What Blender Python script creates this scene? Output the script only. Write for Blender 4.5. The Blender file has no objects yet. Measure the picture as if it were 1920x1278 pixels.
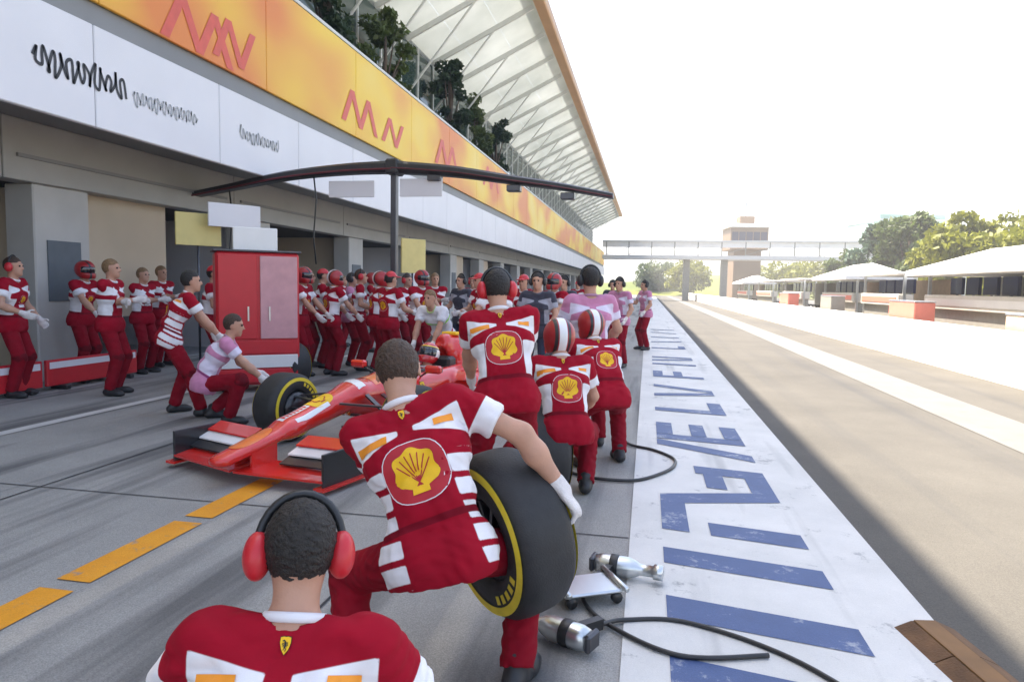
import bpy, math, random
import numpy as np
from mathutils import Vector, Matrix
from mathutils.bvhtree import BVHTree
random.seed(7)
S = bpy.context.scene
COL = S.collection

# ------------------------------------------------------------------ camera
F, C0, VP, ROLL, CAM_H = 1280.0, (960.0, 639.0), (1215.0, 540.0), 1.0, 1.55
def cam_basis():
    v = np.array([(VP[0]-C0[0])/F, (C0[1]-VP[1])/F, -1.0]); v /= np.linalg.norm(v)
    r = math.radians(ROLL); h = np.array([math.cos(r), -math.sin(r), 0.0])
    x = h - v*(h@v); x /= np.linalg.norm(x)
    return np.array([x, v, np.cross(x, v)])
CB = cam_basis()
def ray(px, py): return CB@np.array([(px-C0[0])/F, (C0[1]-py)/F, -1.0])
def ground(px, py, z=0.0):
    d = ray(px, py); t = (z-CAM_H)/d[2]; return np.array([0, 0, CAM_H])+t*d
def on_x(px, py, X):
    d = ray(px, py); t = X/d[0]; return np.array([0, 0, CAM_H])+t*d
def at_y(px, py, Y):
    d = ray(px, py); t = Y/d[1]; return np.array([0, 0, CAM_H])+t*d
cd = bpy.data.cameras.new('camera'); cam = bpy.data.objects.new('camera', cd); COL.objects.link(cam)
cd.sensor_width = 36; cd.lens = 24; cd.clip_start = 0.05; cd.clip_end = 6000
cam.matrix_world = Matrix.Translation((0, 0, CAM_H)) @ Matrix([list(r) for r in CB]).to_4x4()
S.camera = cam

# ------------------------------------------------------------------ light
ROOF_X, ROOF_Z, SHADE_X = -4.4, 13.3, 1.67
sun_v = Vector((-(SHADE_X-ROOF_X), 3.4, ROOF_Z)).normalized()
el = math.asin(sun_v.z); az = math.atan2(sun_v.x, sun_v.y)
w = bpy.data.worlds.new('World'); S.world = w; w.use_nodes = True
nt = w.node_tree; bg = nt.nodes['Background']
sky = nt.nodes.new('ShaderNodeTexSky'); sky.sky_type = 'NISHITA'; sky.sun_disc = False
sky.sun_elevation = el; sky.sun_rotation = az
sky.air_density = 1.0; sky.dust_density = 2.0; sky.ozone_density = 1.0
nt.links.new(sky.outputs[0], bg.inputs[0]); bg.inputs[1].default_value = 0.12
sl = bpy.data.lights.new('sun', 'SUN'); sl.energy = 5.0; sl.angle = math.radians(0.6); sl.color = (1.0, 0.90, 0.76)
so = bpy.data.objects.new('sun', sl); COL.objects.link(so); so.rotation_euler = sun_v.to_track_quat('Z', 'Y').to_euler()
S.view_settings.view_transform = 'Standard'; S.view_settings.look = 'None'; S.view_settings.gamma = 1
S.view_settings.exposure = 1.95

# ------------------------------------------------------------------ materials
MATS = {}
def mat(name, col, rough=0.6, metal=0.0, var=0.12, scale=6.0, bump=0.0, bscale=None, coat=0.0, **kw):
    if name in MATS: return MATS[name]
    m = bpy.data.materials.new(name); m.use_nodes = True; n = m.node_tree.nodes; l = m.node_tree.links
    p = n['Principled BSDF']; p.inputs['Roughness'].default_value = rough; p.inputs['Metallic'].default_value = metal
    p.inputs['Coat Weight'].default_value = coat
    tc = n.new('ShaderNodeTexCoord')
    if var > 0:
        t = n.new('ShaderNodeTexNoise'); t.inputs['Scale'].default_value = scale; t.inputs['Detail'].default_value = 5
        l.new(tc.outputs['Object'], t.inputs['Vector'])
        mr = n.new('ShaderNodeMapRange'); mr.inputs[1].default_value = 0.25; mr.inputs[2].default_value = 0.75
        mr.inputs[3].default_value = 1-var; mr.inputs[4].default_value = 1+var
        l.new(t.outputs['Fac'], mr.inputs[0])
        mx = n.new('ShaderNodeMix'); mx.data_type = 'RGBA'; mx.blend_type = 'MULTIPLY'; mx.inputs[0].default_value = 1
        mx.inputs[6].default_value = (*col, 1); l.new(mr.outputs[0], mx.inputs[7]); l.new(mx.outputs[2], p.inputs['Base Color'])
    else: p.inputs['Base Color'].default_value = (*col, 1)
    if bump > 0:
        b = n.new('ShaderNodeTexNoise'); b.inputs['Scale'].default_value = bscale or scale*6; b.inputs['Detail'].default_value = 4
        l.new(tc.outputs['Object'], b.inputs['Vector'])
        bn = n.new('ShaderNodeBump'); bn.inputs['Strength'].default_value = bump; bn.inputs['Distance'].default_value = 0.01
        l.new(b.outputs['Fac'], bn.inputs['Height']); l.new(bn.outputs[0], p.inputs['Normal'])
    for k, v in kw.items(): p.inputs[k.replace('_', ' ')].default_value = v
    MATS[name] = m; return m
def patterned(name, base, cols, rough=0.85, bump=0.10, bscale=220, coat=0.0, sheen=0.0, var=0.1):
    """base colour + printed areas: each (attribute, colour) shows where the signed distance attribute is positive"""
    m = bpy.data.materials.new(name); m.use_nodes = True; n = m.node_tree.nodes; l = m.node_tree.links
    p = n['Principled BSDF']; p.inputs['Roughness'].default_value = rough; p.inputs['Coat Weight'].default_value = coat
    p.inputs['Sheen Weight'].default_value = sheen
    if bump > 0: p.inputs['Specular IOR Level'].default_value = .2
    rgb = n.new('ShaderNodeRGB'); rgb.outputs[0].default_value = (*base, 1); cur = rgb.outputs[0]
    for a, c in cols:
        at = n.new('ShaderNodeAttribute'); at.attribute_name = a
        mr = n.new('ShaderNodeMapRange'); mr.inputs[1].default_value = -0.0015; mr.inputs[2].default_value = 0.0015
        l.new(at.outputs['Fac'], mr.inputs[0])
        mx = n.new('ShaderNodeMix'); mx.data_type = 'RGBA'; mx.inputs[7].default_value = (*c, 1)
        l.new(mr.outputs[0], mx.inputs[0]); l.new(cur, mx.inputs[6]); cur = mx.outputs[2]
    tc = n.new('ShaderNodeTexCoord')
    t = n.new('ShaderNodeTexNoise'); t.inputs['Scale'].default_value = 9; t.inputs['Detail'].default_value = 6
    l.new(tc.outputs['Object'], t.inputs['Vector'])
    mr = n.new('ShaderNodeMapRange'); mr.inputs[1].default_value = .25; mr.inputs[2].default_value = .75; mr.inputs[3].default_value = 1-var; mr.inputs[4].default_value = 1+var
    l.new(t.outputs['Fac'], mr.inputs[0])
    mx = n.new('ShaderNodeMix'); mx.data_type = 'RGBA'; mx.blend_type = 'MULTIPLY'; mx.inputs[0].default_value = 1
    l.new(cur, mx.inputs[6]); l.new(mr.outputs[0], mx.inputs[7]); l.new(mx.outputs[2], p.inputs['Base Color'])
    b = n.new('ShaderNodeTexNoise'); b.inputs['Scale'].default_value = bscale; b.inputs['Detail'].default_value = 3
    l.new(tc.outputs['Object'], b.inputs['Vector'])
    bn = n.new('ShaderNodeBump'); bn.inputs['Strength'].default_value = bump; bn.inputs['Distance'].default_value = 0.004
    l.new(b.outputs['Fac'], bn.inputs['Height'])
    if bump > 0:
        mp = n.new('ShaderNodeMapping'); mp.inputs['Scale'].default_value = (5, 5, 9); mp.inputs['Rotation'].default_value = (.4, .5, .2); l.new(tc.outputs['Object'], mp.inputs[0])
        fo = n.new('ShaderNodeTexNoise'); fo.inputs['Scale'].default_value = 1; fo.inputs['Detail'].default_value = 1.2; fo.inputs['Distortion'].default_value = 1.0; l.new(mp.outputs[0], fo.inputs['Vector'])
        b2 = n.new('ShaderNodeBump'); b2.inputs['Strength'].default_value = .55; b2.inputs['Distance'].default_value = .03; l.new(fo.outputs['Fac'], b2.inputs['Height']); l.new(b2.outputs[0], bn.inputs['Normal'])
    l.new(bn.outputs[0], p.inputs['Normal'])
    MATS[name] = m; return m

RED = (0.31, 0.002, 0.016); WHITE = (0.78, 0.76, 0.78); ORANGE = (0.85, 0.30, 0.02); YELLOW = (0.85, 0.52, 0.01)
patterned('team_shirt', RED, [('pw', WHITE), ('pd', (0.17, 0.002, 0.012)), ('po', ORANGE)], sheen=0.0)
patterned('team_trousers', (0.23, 0.002, 0.012), [('pw', (0.55, 0.5, 0.5)), ('pd', (0.12, 0.002, 0.008))], sheen=0.0)
patterned('white_shirt', (0.74, 0.73, 0.76), [('pd', (0.42, 0.02, 0.05)), ('po', (0.30, 0.75, 0.05))], sheen=0.2)
patterned('lilac_shirt', (0.55, 0.22, 0.36), [('pw', (0.70, 0.64, 0.76)), ('pd', (0.22, 0.03, 0.12))], sheen=0.2)
patterned('dark_shirt', (0.05, 0.05, 0.07), [('pw', (0.35, 0.35, 0.4)), ('pd', (0.03, 0.03, 0.04))], sheen=0.2)
mat('grey_trousers', (0.12, 0.12, 0.13), 0.9, bump=0.3, bscale=80)
mat('navy_trousers', (0.03, 0.04, 0.07), 0.9, bump=0.3, bscale=80)
patterned('helmet_paint', (0.36, 0.012, 0.016), [('pd', (0.02, 0.02, 0.022)), ('pw', (0.8, 0.8, 0.8))], rough=0.38, bump=0.0, coat=0.25, var=0.04)
patterned('driver_helmet_paint', (0.8, 0.78, 0.76), [('pd', (0.5, 0.01, 0.015)), ('pw', (0.02, 0.02, 0.02)), ('po', (0.85, 0.55, 0.01))], rough=0.18, bump=0.0, coat=0.9, var=0.04)
mat('skin', (0.50, 0.27, 0.18), 0.55, var=0.12, scale=14, bump=0.12, bscale=160, Subsurface_Weight=0.12, Subsurface_Radius=(0.02, 0.008, 0.004))
mat('skin_tan', (0.36, 0.18, 0.11), 0.55, var=0.12, scale=14, bump=0.12, bscale=160)
mat('hair_brown', (0.055, 0.03, 0.018), 0.6, var=0.5, scale=60, bump=0.9, bscale=140)
mat('hair_dark', (0.015, 0.012, 0.01), 0.6, var=0.5, scale=60, bump=0.9, bscale=140)
mat('hair_light', (0.22, 0.13, 0.06), 0.6, var=0.4, scale=60, bump=0.9, bscale=140)
mat('glove_white', (0.68, 0.64, 0.62), 0.8, var=0.15, scale=20, bump=0.5, bscale=120)
mat('glove_dark', (0.03, 0.03, 0.032), 0.8, var=0.15, scale=20, bump=0.5, bscale=120)
mat('shoe_black', (0.02, 0.02, 0.022), 0.5, bump=0.2)
mat('visor', (0.01, 0.012, 0.018), 0.06, coat=1.0, var=0)
mat('eye', (0.02, 0.015, 0.012), 0.15, var=0)
mat('black_plastic', (0.02, 0.02, 0.021), 0.4, var=0.2)
mat('red_plastic', (0.55, 0.02, 0.03), 0.35, var=0.06)
mat('carbon', (0.018, 0.018, 0.02), 0.32, var=0.25, scale=90, coat=0.3)
mat('gunmetal', (0.10, 0.10, 0.11), 0.35, metal=0.8)
mat('silver', (0.62, 0.64, 0.64), 0.28, metal=0.9, var=0.08)
mat('car_red', (0.66, 0.018, 0.012), 0.25, coat=0.8, var=0.04)
mat('car_white', (0.78, 0.77, 0.76), 0.25, coat=0.6, var=0.03)
mat('car_orange', (0.80, 0.16, 0.01), 0.3, coat=0.6, var=0.1, scale=25)
mat('badge_yellow', (0.85, 0.50, 0.005), 0.6, var=0.06, scale=30)
mat('badge_orange', ORANGE, 0.6, var=0.08, scale=30)
mat('badge_red', (0.42, 0.008, 0.02), 0.6, var=0.05)
mat('badge_white', (0.75, 0.73, 0.75), 0.7, var=0.05)
mat('badge_black', (0.015, 0.014, 0.014), 0.6, var=0)
mat('tyre_rubber', (0.022, 0.022, 0.023), 0.62, var=0.25, scale=20, bump=0.25, bscale=150)
mat('tyre_yellow', (0.72, 0.56, 0.03), 0.6, var=0.12, scale=20)
mat('rim_black', (0.025, 0.025, 0.028), 0.3, metal=0.5)

# ------------------------------------------------------------------ mesh helpers
def tag(o, label=None, cat=None, group=None, kind=None):
    if label: o['label'] = label
    if cat: o['category'] = cat
    if group: o['group'] = group
    if kind: o['kind'] = kind
    return o
def make_mesh(name, v, f, material, smooth=False):
    me = bpy.data.meshes.new(name); me.from_pydata([tuple(map(float, p)) for p in v], [], [tuple(map(int, q)) for q in f])
    if material: me.materials.append(MATS[material] if isinstance(material, str) else material)
    if smooth: me.polygons.foreach_set('use_smooth', [True]*len(me.polygons))
    me.update(); return me
def link(name, me, parent=None):
    o = bpy.data.objects.new(name, me); COL.objects.link(o)
    if parent: o.parent = parent
    return o
def obj(name, v, f, material, parent=None, smooth=False):
    return link(name, make_mesh(name, v, f, material, smooth), parent)
def root(name, loc=(0, 0, 0), rz=0.0, label=None, cat=None, group=None):
    o = bpy.data.objects.new(name, None); COL.objects.link(o); o.location = tuple(map(float, loc)); o.rotation_euler = (0, 0, rz)
    o.empty_display_size = 0.2
    return tag(o, label, cat, group)
def copy_tree(o, parent=None):
    c = o.copy(); COL.objects.link(c); c.parent = parent
    for ch in list(o.children): copy_tree(ch, c)
    return c
class MB:
    def __init__(s): s.v = []; s.f = []
    def add(s, v, f):
        n = len(s.v); s.v += [tuple(map(float, p)) for p in v]; s.f += [tuple(i+n for i in q) for q in f]; return s
    def box(s, x0, x1, y0, y1, z0, z1, b=0.0):
        if b <= 0:
            return s.add([(x0,y0,z0),(x1,y0,z0),(x1,y1,z0),(x0,y1,z0),(x0,y0,z1),(x1,y0,z1),(x1,y1,z1),(x0,y1,z1)],
                         [(3,2,1,0),(4,5,6,7),(0,1,5,4),(1,2,6,5),(2,3,7,6),(3,0,4,7)])
        import itertools
        P = []; idx = {}
        for sx, sy, sz in itertools.product((0,1),(0,1),(0,1)):
            for ax in range(3):
                q = [(x0,x1)[sx],(y0,y1)[sy],(z0,z1)[sz]]; sg = [(1,-1)[sx],(1,-1)[sy],(1,-1)[sz]]
                for k in range(3):
                    if k != ax: q[k] += sg[k]*b
                idx[(sx,sy,sz,ax)] = len(P); P.append(q)
        Fc = []
        for ax in range(3):
            o1, o2 = [k for k in range(3) if k != ax]
            for sd in (0,1):
                ring = []
                for a, c in ((0,0),(1,0),(1,1),(0,1)):
                    t = [0,0,0]; t[ax] = sd; t[o1] = a; t[o2] = c; ring.append(idx[(*t, ax)])
                if (sd == 0) ^ (ax == 1): ring = ring[::-1]
                Fc.append(tuple(ring))
        for ax in range(3):       # edge chamfers
            o1, o2 = [k for k in range(3) if k != ax]
            for a, c in itertools.product((0,1),(0,1)):
                t0 = [0,0,0]; t0[o1] = a; t0[o2] = c; t1 = list(t0); t1[ax] = 1
                q = (idx[(*t0,o1)], idx[(*t1,o1)], idx[(*t1,o2)], idx[(*t0,o2)])
                Fc.append(q if (a ^ c) ^ (ax == 1) else q[::-1])
        for sx, sy, sz in itertools.product((0,1),(0,1),(0,1)):
            q = tuple(idx[(sx,sy,sz,ax)] for ax in range(3)); Fc.append(q if (sx+sy+sz) % 2 else q[::-1])
        return s.add(P, Fc)
    def beam(s, p0, p1, wd, ht=None, up=(0,0,1)):
        ht = ht or wd; p0 = Vector(p0); p1 = Vector(p1); d = (p1-p0).normalized(); u = Vector(up)
        if abs(d.dot(u)) > 0.98: u = Vector((1,0,0))
        r = d.cross(u).normalized(); u = r.cross(d)
        P = []
        for p in (p0, p1):
            for a, c in ((-1,-1),(1,-1),(1,1),(-1,1)): P.append(p+r*(a*wd/2)+u*(c*ht/2))
        return s.add(P, [(0,1,2,3),(7,6,5,4),(4,5,1,0),(5,6,2,1),(6,7,3,2),(7,4,0,3)])
    def tube(s, pts, r, n=8, caps=True):
        pts = [Vector(p) for p in pts]; rs = r if hasattr(r, '__len__') else [r]*len(pts); P = []; Fc = []
        u = None
        for i, p in enumerate(pts):
            d = (pts[min(i+1, len(pts)-1)]-pts[max(i-1, 0)]).normalized()
            if u is None: u = d.orthogonal().normalized()
            u = (u-d*u.dot(d)).normalized(); vv = d.cross(u)
            for k in range(n):
                a = 2*math.pi*k/n; P.append(p+(u*math.cos(a)+vv*math.sin(a))*rs[i])
        for i in range(len(pts)-1):
            for k in range(n): Fc.append((i*n+k, i*n+(k+1) % n, (i+1)*n+(k+1) % n, (i+1)*n+k))
        if caps: Fc.append(tuple(range(n))[::-1]); Fc.append(tuple((len(pts)-1)*n+k for k in range(n)))
        return s.add(P, Fc)
    def lathe(s, prof, n=48, axis='y', c=(0,0,0)):
        P = []; Fc = []; m = len(prof)
        for k in range(n):
            a = 2*math.pi*k/n; ca, sa = math.cos(a), math.sin(a)
            for (r, h) in prof: P.append((c[0]+r*ca, c[1]+h, c[2]+r*sa) if axis == 'y' else (c[0]+r*ca, c[1]+r*sa, c[2]+h))
        for k in range(n):
            for j in range(m-1):
                q = (k*m+j, k*m+j+1, ((k+1) % n)*m+j+1, ((k+1) % n)*m+j); Fc.append(q if axis == 'y' else q[::-1])
        return s.add(P, Fc)
    def prism(s, poly, ax, a0, a1):
        """polygon (2-D) extruded along axis ax ('x','y','z')"""
        def pt(q, t): return {'x': (t, q[0], q[1]), 'y': (q[0], t, q[1]), 'z': (q[0], q[1], t)}[ax]
        n = len(poly); P = [pt(q, a0) for q in poly]+[pt(q, a1) for q in poly]
        return s.add(P, [tuple(range(n))[::-1], tuple(range(n, 2*n))]+[(i, (i+1) % n, n+(i+1) % n, n+i) for i in range(n)])
    def obj(s, name, material, parent=None, smooth=False): return obj(name, s.v, s.f, material, parent, smooth)

# ------------------------------------------------------------------ signed-distance surfaces
def nrm(a): a = np.asarray(a, float); return a/np.linalg.norm(a)
def snet(fn, lo, hi, h):
    lo = np.asarray(lo, float); hi = np.asarray(hi, float); n = np.ceil((hi-lo)/h).astype(int)+2
    ax = [lo[i]+h*np.arange(n[i]) for i in range(3)]
    G = np.stack(np.meshgrid(*ax, indexing='ij'), -1).reshape(-1, 3).astype(np.float32)
    V = np.concatenate([fn(G[i:i+400000]) for i in range(0, len(G), 400000)]).reshape(n)
    s = V < 0
    c = [slice(0, -1), slice(1, None)]
    cs = sum(s[c[i], c[j], c[k]].astype(np.int8) for i in (0,1) for j in (0,1) for k in (0,1))
    act = (cs > 0) & (cs < 8); I = np.argwhere(act); idx = -np.ones(act.shape, int); idx[act] = np.arange(len(I))
    acc = np.zeros((len(I), 3)); cnt = np.zeros(len(I))
    off = [(i,j,k) for i in (0,1) for j in (0,1) for k in (0,1)]
    for a in off:
        for axx in range(3):
            if a[axx]: continue
            b = list(a); b[axx] = 1
            va = V[I[:,0]+a[0], I[:,1]+a[1], I[:,2]+a[2]]; vb = V[I[:,0]+b[0], I[:,1]+b[1], I[:,2]+b[2]]
            m = (va < 0) != (vb < 0); t = np.where(m, va/np.where(m, va-vb, 1), 0)
            p = np.tile(np.array(a, float), (len(I), 1)); p[:, axx] += t
            acc[m] += p[m]; cnt[m] += 1
    P = lo+(I+acc/cnt[:, None])*h
    Fs = []
    for axx in range(3):
        o1, o2 = (axx+1) % 3, (axx+2) % 3
        A = np.moveaxis(s, axx, 0); d = A[:-1] != A[1:]; sg = A[:-1]
        E_ = np.argwhere(d); q = np.zeros_like(E_); rem = [k for k in range(3) if k != axx]
        q[:, axx] = E_[:, 0]; q[:, rem[0]] = E_[:, 1]; q[:, rem[1]] = E_[:, 2]
        inside = sg[d]
        ok = (q[:, o1] > 0) & (q[:, o2] > 0) & (q[:, o1] < act.shape[o1]) & (q[:, o2] < act.shape[o2]); q = q[ok]; inside = inside[ok]
        def cell(d1, d2):
            r = q.copy(); r[:, o1] -= d1; r[:, o2] -= d2; return idx[r[:,0], r[:,1], r[:,2]]
        quad = np.stack([cell(1,1), cell(0,1), cell(0,0), cell(1,0)], 1)
        quad[~inside] = quad[~inside][:, ::-1]; Fs.append(quad)
    Fa = np.concatenate(Fs); Fa = Fa[(Fa >= 0).all(1)]
    return P, Fa
def d_cap(P, a, b, ra, rb):
    a = np.asarray(a, np.float32); b = np.asarray(b, np.float32); ab = b-a; q = P-a
    t = np.clip(q@ab/max(float(ab@ab), 1e-9), 0, 1); e = q-t[:, None]*ab
    return np.sqrt((e*e).sum(1))-(ra+(rb-ra)*t)
def d_ecap(P, a, b, ra, rb, axis, flat):
    """capsule squashed along axis by factor flat"""
    axis = nrm(axis).astype(np.float32); a = np.asarray(a, np.float32)
    q = P-a; q = q+np.outer(q@axis, axis*(1/flat-1)); b2 = np.asarray(b, np.float32)-a; b2 = b2+axis*(b2@axis)*(1/flat-1)
    d = d_cap(q, np.zeros(3), b2, ra, rb); return d*min(1, flat) if flat < 1 else d
def d_ell(P, c, R, r):
    q = (P-np.asarray(c, np.float32))@np.asarray(R, np.float32).T; r = np.asarray(r, np.float32)
    k0 = np.sqrt(((q/r)**2).sum(1)); k1 = np.sqrt(((q/(r*r))**2).sum(1))+1e-6
    return k0*(k0-1)/k1
def smin(a, b, k):
    h = np.clip(0.5+0.5*(b-a)/k, 0, 1); return b+(a-b)*h-k*h*(1-h)
def ev(prims, P, k):
    d = None
    for p in prims:
        e = {'c': d_cap, 'ec': d_ecap, 'e': d_ell}[p[0]](P, *p[1:])
        d = e if d is None else smin(d, e, k)
    return d
def wrinkle(P, seed, amp, wl):
    r = np.random.default_rng(seed); d = np.zeros(len(P), np.float32); Q = P.astype(np.float32)
    Q = Q+0.25*wl*np.sin(Q[:, [1,2,0]]*(2*math.pi/(wl*2.3))+seed)
    for i in range(5):
        k = nrm(r.normal(size=3)*np.array([1,1,1.6]))*2*math.pi/(wl*(0.7+0.9*r.random())); x = np.sin(Q@k.astype(np.float32)+r.random()*6.28)
        d += (1-np.abs(x))*2-1
    return d*(amp/5)
def sdf_obj(name, fn, lo, hi, h, material, parent, attrs=None):
    P, Fa = snet(fn, lo, hi, h)
    me = make_mesh(name, P, Fa, material, True)
    if attrs:
        for k, v in attrs(P).items():
            a = me.attributes.new(k, 'FLOAT', 'POINT'); a.data.foreach_set('value', v.astype(np.float32))
    o = link(name, me, parent); o_data[o.name] = (P, Fa); return o
o_data = {}
def bvh_of(o): P, Fa = o_data[o.name]; return BVHTree.FromPolygons([tuple(p) for p in P], [tuple(map(int, q)) for q in Fa])
def rings(outline, n=5):
    """star-shaped 2-D outline -> verts, faces with inner rings"""
    m = len(outline); cx = sum(p[0] for p in outline)/m; cy = sum(p[1] for p in outline)/m
    V = [(cx, cy)]; Fc = []
    for r in range(1, n+1):
        V += [(cx+(x-cx)*r/n, cy+(y-cy)*r/n) for x, y in outline]
    for i in range(m): Fc.append((0, 1+i, 1+(i+1) % m))
    for r in range(n-1):
        a, b = 1+r*m, 1+(r+1)*m
        for i in range(m): Fc.append((a+i, b+i, b+(i+1) % m, a+(i+1) % m))
    return V, Fc
def strip2(pts, wd):
    V = []; Fc = []; m = 10; P = [Vector(p) for p in pts]; dense = []
    for a, b in zip(P[:-1], P[1:]): dense += [a.lerp(b, i/m) for i in range(m)]
    dense.append(P[-1])
    for i, p in enumerate(dense):
        d = (dense[min(i+1, len(dense)-1)]-dense[max(0, i-1)]).normalized(); nn = Vector((-d.y, d.x)); V += [p+nn*wd/2, p-nn*wd/2]
    for i in range(len(dense)-1): Fc.append((2*i, 2*i+1, 2*i+3, 2*i+2))
    return [(v.x, v.y) for v in V], Fc
def rect2(x0, x1, y0, y1, n=8):
    V = [(x0+(x1-x0)*i/n, y0+(y1-y0)*j/n) for j in range(n+1) for i in range(n+1)]
    return V, [(j*(n+1)+i, j*(n+1)+i+1, (j+1)*(n+1)+i+1, (j+1)*(n+1)+i) for j in range(n) for i in range(n)]
def decal(name, shape, c, U, Vv, bvh, material, parent, lift=0.004):
    c = Vector(c); U = Vector(U).normalized(); Vv = Vector(Vv); Vv = (Vv-U*Vv.dot(U)).normalized(); N = U.cross(Vv)
    V, Fc = shape; out = []; ok = []
    for x, y in V:
        o = c+U*x+Vv*y+N*0.35; h = bvh.ray_cast(o, -N, 0.7)
        ok.append(h[0] is not None); out.append(h[0]+N*lift if h[0] is not None else o-N*0.35)
    Fc = [q for q in Fc if all(ok[i] for i in q)]
    if not Fc: return None
    used = sorted({i for q in Fc for i in q}); mp = {k: i for i, k in enumerate(used)}
    return obj(name, [out[i] for i in used], [tuple(mp[i] for i in q) for q in Fc], material, parent, True)
def oval(a, b, n=28, e=2.0):
    return [(a*math.copysign(abs(math.cos(t))**(2/e), math.cos(t)), b*math.copysign(abs(math.sin(t))**(2/e), math.sin(t))) for t in [2*math.pi*i/n for i in range(n)]]
def scallop(s):
    pts = []
    for i in range(49):
        t = math.radians(-32+244*i/48); r = 1.05-0.13*abs(math.sin((t-math.radians(90))*3.5))**2-.12*abs(math.cos(t))**6
        pts.append((s*r*math.cos(t), s*0.92*r*math.sin(t)))
    return pts+[(-0.34*s, -0.62*s), (-0.36*s, -0.86*s), (0.36*s, -0.86*s), (0.34*s, -0.62*s)]
def shell_badge(c, U, Vv, bvh, s, parent):
    b = decal('badge', rings(oval(s*1.32, s*1.22, e=2.6)), c, U, Vv, bvh, 'badge_white', parent, 0.002)
    if not b: return
    decal('badge', rings(oval(s*1.28, s*1.18, e=2.6)), c, U, Vv, bvh, 'badge_red', parent, 0.003)
    decal('emblem', rings(scallop(s)), c, U, Vv, bvh, 'badge_yellow', parent, 0.005)
    for k in range(-3, 4):
        a = math.radians(90+k*20); decal('emblem_rib', strip2([(0.1*s*k*0.4, -0.55*s), (0.78*s*math.cos(a), 0.72*s*math.sin(a))], s*0.045), c, U, Vv, bvh, 'badge_red', parent, 0.007)
def horse_shield(c, U, Vv, bvh, s, parent):
    out = [(-.5*s,.72*s),(-.2*s,.8*s),(0,.76*s),(.2*s,.8*s),(.5*s,.72*s),(.52*s,.2*s),(.36*s,-.4*s),(0,-.9*s),(-.36*s,-.4*s),(-.52*s,.2*s)]
    decal('shield', rings([(x*1.1, y*1.08) for x, y in out]), c, U, Vv, bvh, 'badge_black', parent, 0.003)
    decal('shield', rings(out), c, U, Vv, bvh, 'badge_yellow', parent, 0.005)
    for pts, wd in (([(-.05,-.25),(.05,.05),(.0,.3)], .2), ([(0,.3),(-.12,.45),(-.26,.38)], .11), ([(0,.22),(-.25,.15),(-.3,.02)], .07), ([(.02,.12),(-.2,-.02),(-.22,-.14)], .07), ([(-.02,-.2),(.12,-.4),(.02,-.58)], .08), ([(0,-.2),(-.12,-.38),(-.14,-.5)], .07), ([(.06,-.12),(.25,.0),(.2,.28)], .06)):
        decal('horse', strip2([(x*s, y*s) for x, y in pts], wd*s), c, U, Vv, bvh, 'badge_black', parent, 0.007)

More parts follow.
